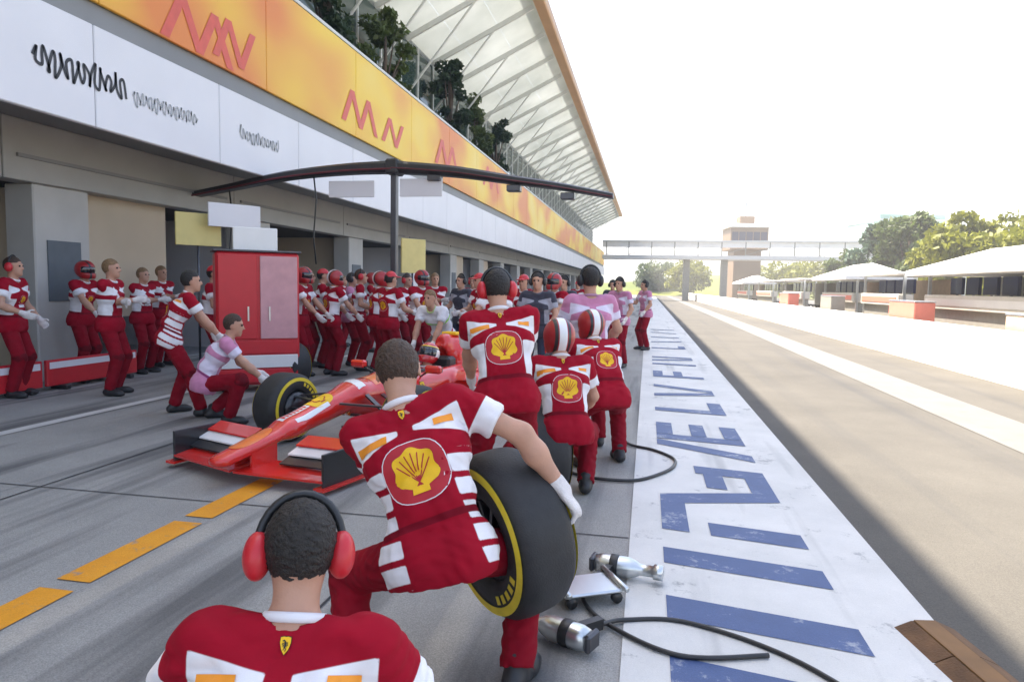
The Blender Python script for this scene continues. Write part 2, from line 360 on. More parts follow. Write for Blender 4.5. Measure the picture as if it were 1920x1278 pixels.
# ------------------------------------------------------------------ people
def ik(a, t, l1, l2, hint):
    a = np.asarray(a, float); t = np.asarray(t, float); d = t-a; L = np.linalg.norm(d); L2 = min(max(L, abs(l1-l2)+.01), (l1+l2)*0.998)
    u = d/L; t = a+u*L2; x = (l1*l1-l2*l2+L2*L2)/(2*L2); y = math.sqrt(max(l1*l1-x*x, 0))
    h = np.asarray(hint, float); h = h-u*(h@u); h = nrm(h) if np.linalg.norm(h) > 1e-4 else np.array([0, 1, 0.])
    return a+u*x+h*y, t
def rot(axis, deg): return np.array(Matrix.Rotation(math.radians(deg), 3, axis))
def person(label, loc, face, pel=(0,0,.93), lean=4, side=0, twist=0, feet=((-.12,0,0),(.12,.03,0)), toe=(12,-12),
           hands=(None, None), elbow=None, knee=((-.15,1,.1),(.15,1,.1)), head=(0,0), gear=('hair_brown',), shirt='team_shirt', trousers='team_trousers',
           glove='glove_white', skin='skin', sleeve=0.62, h=0.02, badges=1, seed=1, group='pit crew around the car', side_stripes=False, scale=1.0, big=1.0, curl=(45, 45), ground_z=0.0, no_legs=False):
    R0 = root('person', (loc[0], loc[1], ground_z), math.radians(face), label, 'person', group); R0.scale = (scale,)*3
    pel = np.array(pel, float)
    T = rot('Y', side)@rot('X', -lean)@rot('Z', twist); r, f, s = T[:, 0], T[:, 1], T[:, 2]
    Tp = rot('Y', side*.5)@rot('X', -lean*.45); rp, fp, sp = Tp[:, 0], Tp[:, 1], Tp[:, 2]
    mid = pel+sp*.16; nb = mid+s*.37; sh = [nb-s*.045-r*.19, nb-s*.045+r*.19]; hp = [pel-rp*.09-sp*.03, pel+rp*.09-sp*.03]
    hu = nrm(s*.45+np.array([0,0,.55])); hr = nrm(np.cross(f+[0,0,0], hu)); hf = np.cross(hu, hr)
    Hm = np.stack([hr, hf, hu], 1)@rot('Z', head[0])@rot('X', head[1]); hr, hf, hu = Hm[:,0], Hm[:,1], Hm[:,2]
    hb = nb+nrm(s+hu)*.058; hc = hb+hu*.105+hf*.012
    HR = np.stack([hr, hf, hu])
    el_, wr = [], []
    for i in (0, 1):
        sg = -1 if i == 0 else 1
        t = hands[i] if hands[i] is not None else sh[i]+r*sg*.1+np.array([0,0,-.47])+f*.14
        hint = elbow[i] if elbow is not None and elbow[i] is not None else (-f*1.0+r*sg*.5-np.array([0,0,.3]))
        e, w_ = ik(sh[i], t, .285, .255, hint); el_.append(e); wr.append(w_)
    kn, an, td = [], [], []
    for i in (0, 1):
        ft = np.array(feet[i], float); a = ft+[0,0,.085]
        k, a = ik(hp[i], a, .43, .425, np.array(knee[i], float)); kn.append(k); an.append(a)
        q = math.radians(toe[i]); td.append(np.array([-math.sin(q), math.cos(q), 0]))
    # body
    B = [('c', pel-rp*.06, pel+rp*.06, .105, .105), ('c', mid-r*.045, mid+r*.045, .092, .092), ('c', mid+s*.17-r*.07, mid+s*.17+r*.07, .105, .105),
         ('c', sh[0]+r*.05, sh[1]-r*.05, .058, .058), ('c', nb-s*.03, hb+hu*.03, .058, .053)]
    for i in (0, 1):
        B += [('c', sh[i], el_[i], .05, .04), ('c', el_[i], el_[i]+(wr[i]-el_[i])*.35, .041, .043), ('c', el_[i]+(wr[i]-el_[i])*.35, wr[i], .043, .027)]
        if not no_legs: B += [('c', hp[i], kn[i], .08, .055), ('c', kn[i], kn[i]+(an[i]-kn[i])*.35, .053, .055), ('c', kn[i]+(an[i]-kn[i])*.35, an[i], .053, .035), ('c', an[i]-[0,0,.03], an[i]-[0,0,.045]+td[i]*.13, .036, .03)]
    Hd = [('e', hc+hu*.012-hf*.01, HR, (.076,.096,.104)), ('e', hc+hf*.03-hu*.062, HR, (.056,.062,.062)), ('c', hc+hf*.075-hu*.1, hc+hf*.07-hu*.1, .022, .022)]
    det = [('c', hc+hf*.088+hu*.012, hc+hf*.112-hu*.03, .009, .014), ('c', hc+hf*.085-hu*.03-hr*.012, hc+hf*.085-hu*.03+hr*.012, .016, .016),
           ('c', hc+hf*.088-hu*.064-hr*.016, hc+hf*.088-hu*.064+hr*.016, .009, .009), ('c', hc+hf*.083+hu*.03-hr*.04, hc+hf*.083+hu*.03+hr*.04, .01, .01)]
    for q in (-1, 1): det.append(('ec', hc+hr*q*.078-hf*.012+hu*.012, hc+hr*q*.082-hf*.015-hu*.03, .022, .014, hr, .45))
    def body(P):
        d = ev(B, P, .035); d = smin(d, ev(Hd, P, .03), .02); return smin(d, ev(det, P, .008), .012)
    pts = np.array([*sh, *el_, *wr, *hp, hc, pel]+([] if no_legs else [*kn, *an])); lo = pts.min(0)-.17; hi = pts.max(0)+.17
    bo = sdf_obj('body', body, lo, hi, h, skin, R0)
    for q in (-1, 1):
        P_, F_ = MB().v, None
        m = MB(); c = hc+hf*.083+hr*q*.031+hu*.008
        m.lathe([(0.0, -.012), (.008, -.009), (.0125, 0), (.008, .009), (0.0, .012)], 10); m.v = [tuple(np.array(p)+c) for p in m.v]; m.obj('eye', 'eye', R0, True)
    # shirt
    ex = .02
    Sh = [('c', pel-sp*.05-rp*.07, pel-sp*.05+rp*.07, .138, .138), ('c', pel-rp*.065, pel+rp*.065, .105+ex, .105+ex), ('c', mid-r*.05, mid+r*.05, .095+ex, .095+ex), ('c', mid+s*.17-r*.075, mid+s*.17+r*.075, .108+ex, .108+ex), ('c', sh[0]+r*.05, sh[1]-r*.05, .066, .066)]
    se = [sh[i]+(el_[i]-sh[i])*min(sleeve, 1.0) for i in (0, 1)]
    arm = []
    for i in (0, 1):
        q = [('c', sh[i], se[i]+nrm(se[i]-sh[i])*.05, .068, .066)]
        if sleeve > 1: q = [('c', sh[i], el_[i], .066, .058), ('c', el_[i], wr[i], .058, .046)]
        arm.append(q)
    def shirt_fn(P):
        d = ev(Sh, P, .05)
        hem = (pel-sp*.115); d = np.maximum(d, -((P-hem.astype(np.float32))@sp.astype(np.float32)))
        for i in (0, 1):
            e = ev(arm[i], P, .02)
            if sleeve <= 1: ad = nrm(el_[i]-sh[i]); e = np.maximum(e, (P-se[i].astype(np.float32))@ad.astype(np.float32))
            else: ad = nrm(wr[i]-el_[i]); e = np.maximum(e, (P-(wr[i]-ad*.02).astype(np.float32))@ad.astype(np.float32))
            d = smin(d, e, .035)
        d = d+wrinkle(P, seed, .010, .13)
        return np.maximum(d, -d_cap(P, nb+s*.02-f*.0, hb, .066, .062)) if True else d
    def shirt_attr(P):
        u = (P-mid)@r; v = (P-mid)@f; q = (P-mid)@s
        da = [d_cap(P, sh[i], el_[i], .09, .09) for i in (0, 1)]; out = {}
        arm_d = np.minimum(*da)
        ta = [((P-sh[i])@(el_[i]-sh[i]))/.285**2 for i in (0, 1)]
        au = np.abs(u); tt = np.where(u < 0, ta[0], ta[1])
        wedge = np.minimum.reduce([.272+.22*(au-.05)-q, q-.205-.30*(.17-au), au-.03, .21-au])
        adist = np.where(u < 0, d_cap(P, sh[0], sh[0]+(el_[0]-sh[0])*1.3, 0, 0), d_cap(P, sh[1], sh[1]+(el_[1]-sh[1])*1.3, 0, 0))
        cuff = np.minimum(.095-adist, np.minimum((tt-.36)*.285, (.9-tt)*.285))
        sidep = np.minimum.reduce([au-.118-np.maximum(-q, 0)*.06, .14-q, q+(.27 if side_stripes else .06)])
        if side_stripes: sidep = np.minimum(sidep, .010+np.sin(q*75+u*8)*.016)
        pw = np.maximum(wedge, np.maximum(cuff, sidep))
        out['pw'] = pw; out['pd'] = np.minimum(.012-np.abs(q+.075), .2-np.abs(u))*np.where(shirt == 'team_shirt', 1, 1)
        out['po'] = np.full(len(P), -1.0) if shirt != 'white_shirt' else .014-np.abs(q-.16)
        return out
    so_ = sdf_obj('shirt', shirt_fn, np.minimum(pts[[0,1,2,3,6,7,8,9]].min(0), pel-.2)-.17, pts[[0,1,2,3,4,5,8,9]].max(0)+.17, h, shirt, R0, shirt_attr)
    # collar
    m = MB(); ring = []
    for k in range(17):
        a = 2*math.pi*k/16; ring.append(nb+s*.012+(r*math.cos(a)*.068+f*(math.sin(a)*.066+.004))-s*max(0, math.sin(a))*.025)
    m.tube(ring, .013, 6, False); m.obj('collar', 'badge_white' if shirt == 'team_shirt' else shirt, R0, True)
    # trousers
    if not no_legs:
        Tr = [('c', pel-rp*.06, pel+rp*.06, .108, .108)]
        for i in (0, 1): Tr += [('c', hp[i], kn[i], .094, .075), ('c', kn[i], an[i], .074, .064)]
        def tr_fn(P):
            d = np.maximum(ev(Tr[:1], P, .04), (P-(pel+sp*.05).astype(np.float32))@sp.astype(np.float32))
            for i in (0, 1):
                e = smin(ev([Tr[1+2*i]], P, .03), np.maximum(d_cap(P, *Tr[2+2*i][1:]), (P-an[i].astype(np.float32))@nrm(an[i]-kn[i]).astype(np.float32)), .025); d = smin(d, e, .03)
            return d+wrinkle(P, seed+9, .010, .12)
        def tr_attr(P):
            sd = np.abs((P-pel)@rp); z = P[:, 2]
            side_d = [d_cap(P, hp[i], kn[i], 0, 0) for i in (0, 1)]
            o1 = np.minimum(np.maximum(*[(P-(hp[i]*.5+kn[i]*.5))@(rp*(-1 if i == 0 else 1)) for i in (0, 1)])-.062, .5)
            kd = np.minimum(*[np.linalg.norm(P-kn[i], axis=1) for i in (0, 1)])
            return {'pw': np.full(len(P), -1.0), 'pd': .085-kd}
        sub = np.array([*hp, *kn, *an, pel])
        sdf_obj('trousers', tr_fn, sub.min(0)-.15, sub.max(0)+.15, h, trousers, R0, tr_attr)
        for i in (0, 1):
            a, t = an[i], td[i]; x = np.cross(t, [0,0,1.]); base = a-[0,0,.085]
            pr = [('c', base+[0,0,.045]-t*.045, base+[0,0,.04]+t*.12, .045, .044), ('c', base+[0,0,.055], a+[0,0,.035], .048, .05), ('ec', base+[0,0,.03]+t*.10, base+[0,0,.03]+t*.165, .047, .04, np.array([0,0,1.]), .8)]
            sdf_obj('shoe', lambda P: np.maximum(ev(pr, P, .03), (base[2]+.004)-P[:, 2]), base-[.16,.16,.03]+t*.06, base+[.16,.16,.2]+t*.06, max(h*.6, .008), 'shoe_black', R0)
    # hands / gloves
    for i in (0, 1):
        sg = -1 if i == 0 else 1
        d = nrm(wr[i]-el_[i]); pn = nrm(-r*sg+f*.15); pn = nrm(pn-d*(pn@d)); sd = np.cross(pn, d)*(1)   # palm faces inwards
        fw = sd if sd@f > 0 else -sd
        w_ = wr[i]; pr = [('c', w_-d*.03, w_+d*.01, .034, .034), ('ec', w_+d*.03-fw*.008, w_+d*.085, .046, .044, pn, .42)]
        fg = []
        for k, (o, L) in enumerate(((.032,.072),(.011,.08),(-.011,.075),(-.031,.058))):
            b = w_+d*.088+fw*o; dd = d
            for j, fr in enumerate((.45, .32, .23)):
                ang = math.radians(curl[i])*(0.55+.2*j); dd2 = nrm(dd*math.cos(ang)+pn*math.sin(ang)*1.0); e2 = b+dd2*L*fr; fg.append(('c', b, e2, .0112-.0012*j, .0105-.0012*j)); b = e2; dd = dd2
        tb = w_+d*.03+fw*.036; t1 = tb+nrm(fw*.75+d*.6+pn*.35)*.04; t2 = t1+nrm(fw*.2+d*.8+pn*.5)*.032; fg += [('c', tb, t1, .0145, .0125), ('c', t1, t2, .0125, .0105)]
        gh = max(h*.45, .0042)
        sdf_obj('glove', lambda P: smin(ev(pr, P, .015), np.minimum.reduce([d_cap(P, *q[1:]) for q in fg]), .006), w_+d*.06-.13, w_+d*.06+.13, gh, glove, R0)
    # headgear
    def region(P): q = P-hc; return q@hr, q@hf, q@hu
    for g in gear:
        if g.startswith('hair'):
            def hair(P):
                x, y, z = region(P); d = d_ell(P, hc+hu*.02-hf*.016, HR, (.084,.1,.104))+wrinkle(P, seed+3, .006, .03)
                cut = np.maximum.reduce([y-.062-np.maximum(z-.05, 0)*.6, -(z+.065+np.clip(-y-.02, 0, .06)*.9), np.where(z < .045, y-.005, -1)])
                return np.maximum(d, cut)
            sdf_obj('hair', hair, hc-.16, hc+.16, max(h*.5, .005), g, R0)
        if g == 'cap':
            def capf(P):
                x, y, z = region(P); d = np.maximum(d_ell(P, hc+hu*.025-hf*.008, HR, (.09,.108,.105)), .035-z+y*.1)
                br = np.maximum(d_ell(P, hc+hf*.1+hu*.04, HR, (.075,.1,.012)), -y); return smin(d, br, .008)
            sdf_obj('cap', capf, hc-.22, hc+.22, max(h*.5, .006), 'red_plastic', R0)
        if g in ('helmet', 'helmet_black', 'driver'):
            def hel(P):
                x, y, z = region(P); d = smin(d_ell(P, hc+hu*.015-hf*.005, HR, (.122,.142,.135)), d_ell(P, hc+hf*.055-hu*.075, HR, (.09,.095,.075)), .05)
                op = np.maximum.reduce([-(y-.02), np.abs(z-.012)-.042]); d = np.maximum(d, -op)
                return np.maximum(d, -(z+.115))
            def hat(P):
                x, y, z = region(P); n_ = np.full(len(P), -1.0)
                if g == 'helmet_black': return {'pd': np.maximum(.030-np.abs(x), np.minimum(z-.055, .05)), 'pw': n_, 'po': n_}
                if g == 'driver': return {'pd': np.maximum(z-.075, np.minimum(-z-.03, .05)), 'pw': np.minimum(.012-np.abs(z-.07), .1), 'po': .006-np.abs(z-.085)}
                return {'pd': .012-np.abs(np.abs(x)-.05), 'pw': np.minimum(.03-np.abs(x), -y), 'po': n_}
            ho = sdf_obj('helmet', hel, hc-.2, hc+.2, max(h*.5, .006), 'driver_helmet_paint' if g == 'driver' else 'helmet_paint', R0, hat)
            if g != 'open': sdf_obj('visor', lambda P: np.maximum.reduce([d_ell(P, hc+hu*.015-hf*.005, HR, (.119,.139,.132)), -(region(P)[1]-.0), np.abs(region(P)[2]-.012)-.05]), hc-.2, hc+.2, max(h*.5, .008), 'visor', ho)
        if g in ('ear_red', 'ear_black'):
            m = MB(); m.tube([hc+hr*.1*math.cos(a)+hu*(.012+.125*math.sin(a))-hf*.01 for a in np.linspace(0, math.pi, 15)], .011, 6)
            eo = m.obj('headband', 'black_plastic', R0, True)
            for q in (-1, 1):
                c = hc+hr*q*.098-hf*.008-hu*.01
                sdf_obj('ear_cup', lambda P: d_ell(P, c, HR, (.034,.047,.058))+0*P[:, 0], c-.08, c+.08, max(h*.4, .006), 'red_plastic' if g == 'ear_red' else 'black_plastic', R0)
    # badges
    if badges and shirt == 'team_shirt':
        bv = bvh_of(so_)
        shell_badge(mid+s*.10-f*.12, r, s, bv, .072*big, so_)
        decal('sponsor_patch', rect2(-.05*big, .05*big, -.017, .017), mid+s*.245-f*.12-r*.135, r*.9+s*.05, s, bv, 'badge_orange', so_)
        if badges > 1:
            decal('sponsor_patch', rect2(-.035, .035, -.014, .014), mid+s*.255-f*.12+r*.14, r, s, bv, 'badge_orange', so_)
            horse_shield(nb-s*.045-f*.1+r*.0, r, s, bv, .022, so_)
    if badges and shirt == 'team_shirt':     # chest print
        shell_badge(mid+s*.13+f*.12, -r, s, bv, .045, so_)
        decal('sponsor_patch', rect2(-.06, .06, -.016, .016), mid+s*.05+f*.12, -r, s, bv, 'badge_white', so_)
    return R0

# ------------------------------------------------------------------ ground
def ground_mat(name, c1, c2, rough, stains=None, scale=0.6, grain=0.25, streak=None):
    m = bpy.data.materials.new(name); m.use_nodes = True; n = m.node_tree.nodes; l = m.node_tree.links; p = n['Principled BSDF']
    p.inputs['Roughness'].default_value = rough
    tc = n.new('ShaderNodeTexCoord'); a = n.new('ShaderNodeTexNoise'); a.inputs['Scale'].default_value = scale; a.inputs['Detail'].default_value = 8; a.inputs['Roughness'].default_value = .65
    l.new(tc.outputs['Object'], a.inputs['Vector'])
    r = n.new('ShaderNodeValToRGB'); r.color_ramp.elements[0].position = .3; r.color_ramp.elements[1].position = .72
    r.color_ramp.elements[0].color = (*c1, 1); r.color_ramp.elements[1].color = (*c2, 1); l.new(a.outputs['Fac'], r.inputs[0]); cur = r.outputs[0]
    g = n.new('ShaderNodeTexNoise'); g.inputs['Scale'].default_value = 160; g.inputs['Detail'].default_value = 3; l.new(tc.outputs['Object'], g.inputs['Vector'])
    mr = n.new('ShaderNodeMapRange'); mr.inputs[1].default_value = .3; mr.inputs[2].default_value = .7; mr.inputs[3].default_value = 1-grain; mr.inputs[4].default_value = 1+grain; l.new(g.outputs['Fac'], mr.inputs[0])
    mx = n.new('ShaderNodeMix'); mx.data_type = 'RGBA'; mx.blend_type = 'MULTIPLY'; mx.inputs[0].default_value = 1; l.new(cur, mx.inputs[6]); l.new(mr.outputs[0], mx.inputs[7]); cur = mx.outputs[2]
    if streak:
        mp = n.new('ShaderNodeMapping'); mp.inputs['Scale'].default_value = streak[0]; mp.inputs['Rotation'].default_value = (0, 0, streak[3]); l.new(tc.outputs['Object'], mp.inputs[0])
        t = n.new('ShaderNodeTexNoise'); t.inputs['Scale'].default_value = 1; t.inputs['Detail'].default_value = 4; l.new(mp.outputs[0], t.inputs['Vector'])
        m2 = n.new('ShaderNodeMapRange'); m2.inputs[1].default_value = streak[1]; m2.inputs[2].default_value = streak[1]+.13; m2.inputs[3].default_value = 0; m2.inputs[4].default_value = streak[2]; l.new(t.outputs['Fac'], m2.inputs[0])
        mx = n.new('ShaderNodeMix'); mx.data_type = 'RGBA'; mx.inputs[7].default_value = (.05, .05, .052, 1); l.new(m2.outputs[0], mx.inputs[0]); l.new(cur, mx.inputs[6]); cur = mx.outputs[2]
    l.new(cur, p.inputs['Base Color'])
    b = n.new('ShaderNodeBump'); b.inputs['Strength'].default_value = .35; b.inputs['Distance'].default_value = .004; l.new(g.outputs['Fac'], b.inputs['Height']); l.new(b.outputs[0], p.inputs['Normal'])
    MATS[name] = m; return m
ground_mat('dry_grass', (.10,.11,.03), (.20,.19,.05), .95, scale=.15)
ground_mat('lane_asphalt', (.072,.066,.056), (.112,.103,.087), .85, scale=.5, streak=((1.6,.05,1), .53, .5, 0))
ground_mat('apron_concrete', (.25,.243,.225), (.36,.348,.32), .8, scale=.7, streak=((2.6,.16,1), .50, .7, math.radians(-13)))
ground_mat('track_asphalt', (.10,.10,.10), (.15,.145,.14), .85)
ground_mat('white_paint', (.53,.52,.49), (.70,.68,.64), .55, scale=1.2, grain=.05, streak=((3.4,.22,1), .56, .3, .05))
ground_mat('cream_paint', (.15,.143,.128), (.19,.18,.16), .6, scale=2, grain=.1)
ground_mat('blue_paint', (.04,.072,.18), (.06,.10,.24), .55, scale=3, grain=.12)
ground_mat('orange_paint', (.72,.28,.01), (.82,.36,.02), .6, scale=3, grain=.1)
def sheet(name, x0, x1, y0, y1, z, m, parent=None, n=1):
    return obj(name, [(x0,y0,z),(x1,y0,z),(x1,y1,z),(x0,y1,z)], [(0,1,2,3)], m, parent)
def wear(name, under, amount, scale=2.2):
    m = MATS[name]; n = m.node_tree.nodes; l = m.node_tree.links; p = n['Principled BSDF']; src = p.inputs['Base Color'].links[0].from_socket
    tc = n.new('ShaderNodeTexCoord'); t = n.new('ShaderNodeTexNoise'); t.inputs['Scale'].default_value = scale; t.inputs['Detail'].default_value = 12; t.inputs['Roughness'].default_value = .78; l.new(tc.outputs['Object'], t.inputs['Vector'])
    mr = n.new('ShaderNodeMapRange'); mr.inputs[1].default_value = amount; mr.inputs[2].default_value = amount+.06; mr.inputs[4].default_value = .8; l.new(t.outputs['Fac'], mr.inputs[0])
    mx = n.new('ShaderNodeMix'); mx.data_type = 'RGBA'; mx.inputs[7].default_value = (*under, 1); l.new(mr.outputs[0], mx.inputs[0]); l.new(src, mx.inputs[6]); l.new(mx.outputs[2], p.inputs['Base Color'])
wear('blue_paint', (.36,.38,.42), .555, 3); wear('white_paint', (.24,.24,.235), .575, 2.2); wear('orange_paint', (.25,.245,.235), .55, 5); wear('cream_paint', (.15,.135,.11), .56, 3)
tag(sheet('ground', -1600, 1600, -1600, 1600, -.012, 'dry_grass'), kind='structure')
tag(sheet('garage_apron', -9.5, 0.02, -30, 160, -.004, 'apron_concrete'), kind='structure')
lane = tag(sheet('pit_lane', 0.02, 9.5, -30, 320, -.003, 'lane_asphalt'), kind='structure')
tag(sheet('race_track', 13.0, 27, -200, 500, 0.002, 'track_asphalt'), kind='structure')
strip = tag(sheet('painted_strip', -.06, 1.385, -6, 120, .002, 'white_paint'), kind='structure')
tag(sheet('lane_line', 3.66, 4.5, -10, 150, .002, 'cream_paint'), kind='structure')
tag(sheet('pit_box_line', -6.33, -6.18, -10, 90, .002, 'white_paint'), kind='structure')
dl = tag(obj('box_marking', [(-2.95,-3.2,.002),(-2.75,-3.2,.002),(-2.75,-2.3,.002),(-2.95,-2.3,.002)], [(0,1,2,3)], 'orange_paint'), kind='structure')
for k in range(10):
    y = -2.1+k*1.0; sheet('dash', -2.95, -2.75, y, y+.9, .0021, 'orange_paint', dl)
# slab joints of the apron
for k, x in enumerate((-1.5, -4.4)): sheet('joint', x, x+.015, -6, 90, .0012, mat('joint_tar', (.04,.04,.042), .9), bpy.data.objects['garage_apron'])
for k in range(14): sheet('joint', -8.6, -.07, -1+k*5.2, -.988+k*5.2, .0009, 'joint_tar', bpy.data.objects['garage_apron'])
# blue painted lettering strokes on the strip (bold, slanted, tops towards the garages)
def stroke(pts):
    P = [ground(px, py) for px, py in pts]; obj('painted_stroke', [(p[0], p[1], .006) for p in P], [tuple(range(len(P)))[::-1]], 'blue_paint', strip)
def bar(xa, ya, xb, yb, wd):   # ground metres, slanted bar
    obj('painted_stroke', [(xa,ya,.006),(xb,yb,.006),(xb,yb+wd,.006),(xa,ya+wd,.006)], [(0,1,2,3)], 'blue_paint', strip)
GZ = [.0045]
def glyph(kind, y, L=.62, tk=.24, xa=.14, xb=1.0, sl=-.16):
    def q(t, u): return (xa+(xb-xa)*t, y+u+sl*t)     # t: 0 top .. 1 foot, u along the lane
    def poly(pts):
        GZ[0] += .00022
        obj('painted_stroke', [(*q(*p), GZ[0]) for p in pts], [tuple(range(len(pts)))[::-1]], 'blue_paint', strip)
    if kind == 'bar': poly([(0,0),(1,0),(1,tk),(0,tk)])
    if kind == 'half': poly([(.35,0),(1,0),(1,tk),(.35,tk)])
    if kind == 'top': poly([(0,0),(.2,0),(.2,L),(0,L)])
    if kind == 'foot': poly([(.8,0),(1,0),(1,L),(.8,L)])
    if kind == 'mid': poly([(.42,0),(.6,0),(.6,L),(.42,L)])
    if kind == 'diag': poly([(0,0),(1,L-tk),(1,L),(0,tk)])
    if kind == 'diag2': poly([(1,0),(1,tk),(0,L),(0,L-tk)])
for k, y in (('bar',2.62),('bar',3.20),('bar',3.86),('half',4.42),('top',4.42),('diag',4.95),('foot',5.5),('mid',5.5),('half',5.9),('diag2',6.5),('bar',7.15),('top',7.4),('mid',7.4),('foot',7.4),
             ('bar',8.8),('foot',9.04),('diag',10.0),('diag2',10.6),('bar',12.2),('top',12.45),('mid',12.45),('bar',14.2),('diag',14.9),('bar',15.6),('bar',18),('foot',18.3),('diag',20),('bar',22),('diag2',24),('bar',26)): glyph(k, y)

# ------------------------------------------------------------------ pit building
mat('fascia_white', (.74,.73,.76), .4, var=.05, scale=.7); mat('grey_panel', (.22,.22,.22), .5, var=.08, scale=1)
mat('header_panel', (.34,.33,.31), .5, var=.1, scale=1.2); mat('pillar_paint', (.45,.44,.42), .55, var=.1, scale=1.5)
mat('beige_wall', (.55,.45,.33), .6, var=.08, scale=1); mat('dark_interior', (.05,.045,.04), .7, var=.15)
mat('wall_slate', (.10,.12,.14), .6, var=.1); mat('canopy_edge', (.55,.33,.17), .5, var=.08, scale=1)
mat('steel_white', (.62,.62,.60), .4, var=.05); mat('garage_floor', (.30,.30,.31), .35, var=.1)
def banner_mat():
    m = bpy.data.materials.new('yellow_banner'); m.use_nodes = True; n = m.node_tree.nodes; l = m.node_tree.links; p = n['Principled BSDF']; p.inputs['Roughness'].default_value = .45
    tc = n.new('ShaderNodeTexCoord'); mp = n.new('ShaderNodeMapping'); mp.inputs['Scale'].default_value = (1, .28, .5); mp.inputs['Rotation'].default_value = (.5, 0, 0); l.new(tc.outputs['Object'], mp.inputs[0])
    t = n.new('ShaderNodeTexNoise'); t.inputs['Scale'].default_value = .9; t.inputs['Detail'].default_value = 1.5; l.new(mp.outputs[0], t.inputs['Vector'])
    r = n.new('ShaderNodeValToRGB'); e = r.color_ramp.elements; e[0].position = .36; e[0].color = (.74,.22,.03,1); e[1].position = .56; e[1].color = (.86,.56,.03,1); x = e.new(.75); x.color = (.86,.66,.16,1)
    l.new(t.outputs['Fac'], r.inputs[0]); l.new(r.outputs[0], p.inputs['Base Color']); MATS['yellow_banner'] = m
banner_mat(); mat('banner_red', (.66,.09,.05), .45, var=.1); mat('letter_black', (.02,.02,.025), .5, var=0); mat('letter_dark', (.12,.12,.13), .5, var=0); mat('letter_grey', (.42,.43,.44), .5, var=0)
def glass_mat(name, col, rough, tr):
    m = bpy.data.materials.new(name); m.use_nodes = True; p = m.node_tree.nodes['Principled BSDF']
    p.inputs['Base Color'].default_value = (*col, 1); p.inputs['Roughness'].default_value = rough; p.inputs['Transmission Weight'].default_value = tr; p.inputs['IOR'].default_value = 1.45; MATS[name] = m
glass_mat('green_glass', (.045,.07,.06), .05, 0.0)
def opal_mat():
    m = bpy.data.materials.new('opal_panel'); m.use_nodes = True; n = m.node_tree.nodes; l = m.node_tree.links; n.remove(n['Principled BSDF'])
    tc = n.new('ShaderNodeTexCoord'); t = n.new('ShaderNodeTexNoise'); t.inputs['Scale'].default_value = .35; t.inputs['Detail'].default_value = 6; l.new(tc.outputs['Object'], t.inputs['Vector'])
    r = n.new('ShaderNodeValToRGB'); r.color_ramp.elements[0].position = .3; r.color_ramp.elements[0].color = (.42,.46,.44,1); r.color_ramp.elements[1].position = .7; r.color_ramp.elements[1].color = (.68,.72,.71,1); l.new(t.outputs['Fac'], r.inputs[0])
    a = n.new('ShaderNodeBsdfDiffuse'); b = n.new('ShaderNodeBsdfTranslucent'); mx = n.new('ShaderNodeMixShader'); mx.inputs[0].default_value = .13
    l.new(r.outputs[0], a.inputs[0]); l.new(r.outputs[0], b.inputs[0]); l.new(a.outputs[0], mx.inputs[1]); l.new(b.outputs[0], mx.inputs[2]); l.new(mx.outputs[0], n['Material Output'].inputs[0]); MATS['opal_panel'] = m
opal_mat()
PB = root('pit_building', (-8.7, 0, 0), 0, 'long pit garage building with white and yellow fascia under a tall canopy', 'building')
class BM(MB):
    def obj(s, name, material, parent=PB, smooth=False):
        s.v = [(x+8.7, y, z) for x, y, z in s.v]; return MB.obj(s, name, material, parent, smooth)
GX, FX, Y0, Y1 = -8.7, -7.23, -8.0, 112.0
bays = []; y = 3.55
pil = [8.4+k*5.3 for k in range(-3, 19)]
for k, y in enumerate(pil):
    BM().box(GX-.5, GX, y, y+1.0, 0, 2.9, .02).obj('pillar', 'pillar_paint')
    if y < 60:
        BM().box(GX-.02, GX+.02, y+.2, y+.8, 1.2, 2.1).obj('pillar_plate', 'wall_slate' if k % 2 else 'fascia_white')
    # garage behind: dividing wall
    BM().box(GX-7.5, GX-.5, y+.4, y+.6, 0, 2.9).obj('dividing_wall', 'beige_wall' if k % 2 else 'fascia_white')
for y in np.arange(Y0, Y1, 5.3):
    BM().box(GX-.3, GX+.06, y, y+5.28, 2.9, 3.75, .01).obj('header_panel', 'header_panel')
    BM().box(GX+.06, GX+.10, y+.2, y+5.0, 3.22, 3.27).obj('header_rail', 'grey_panel')
BM().box(GX-8, GX-7.5, Y0, Y1, 0, 4).obj('rear_wall', 'beige_wall')
BM().box(GX-7.5, GX-.5, Y0, Y1, -.02, .012).obj('garage_floor', 'garage_floor')
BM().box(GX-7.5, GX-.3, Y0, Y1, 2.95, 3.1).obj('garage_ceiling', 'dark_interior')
for k, y in enumerate(pil):       # half-drawn screens in some bays
    if k in (3, 7, 8, 12): BM().box(GX-.32, GX-.28, y+1.0, y+3.1, .9, 2.9).obj('roller_screen', 'beige_wall')
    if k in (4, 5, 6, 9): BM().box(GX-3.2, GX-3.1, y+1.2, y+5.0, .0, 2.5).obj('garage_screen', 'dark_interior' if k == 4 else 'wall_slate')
BM().box(GX-.3, FX, Y0, Y1, 3.75, 3.85).obj('soffit', 'grey_panel')
for y in np.arange(Y0, Y1, 2.65):
    BM().box(FX, FX+.08, y, y+2.635, 3.52, 4.82, .012).obj('fascia_board', 'fascia_white')
BM().box(FX-.3, FX+.02, Y0, Y1, 4.82, 5.12).obj('gutter', 'grey_panel')
for y in np.arange(Y0, Y1, 4.0):
    BM().box(FX+.03, FX+.09, y, y+3.985, 5.12, 7.15, .01).obj('banner_panel', 'yellow_banner')
BM().box(FX-2.2, FX+.02, Y0, Y1, 6.0, 6.2).obj('terrace_slab', 'grey_panel')
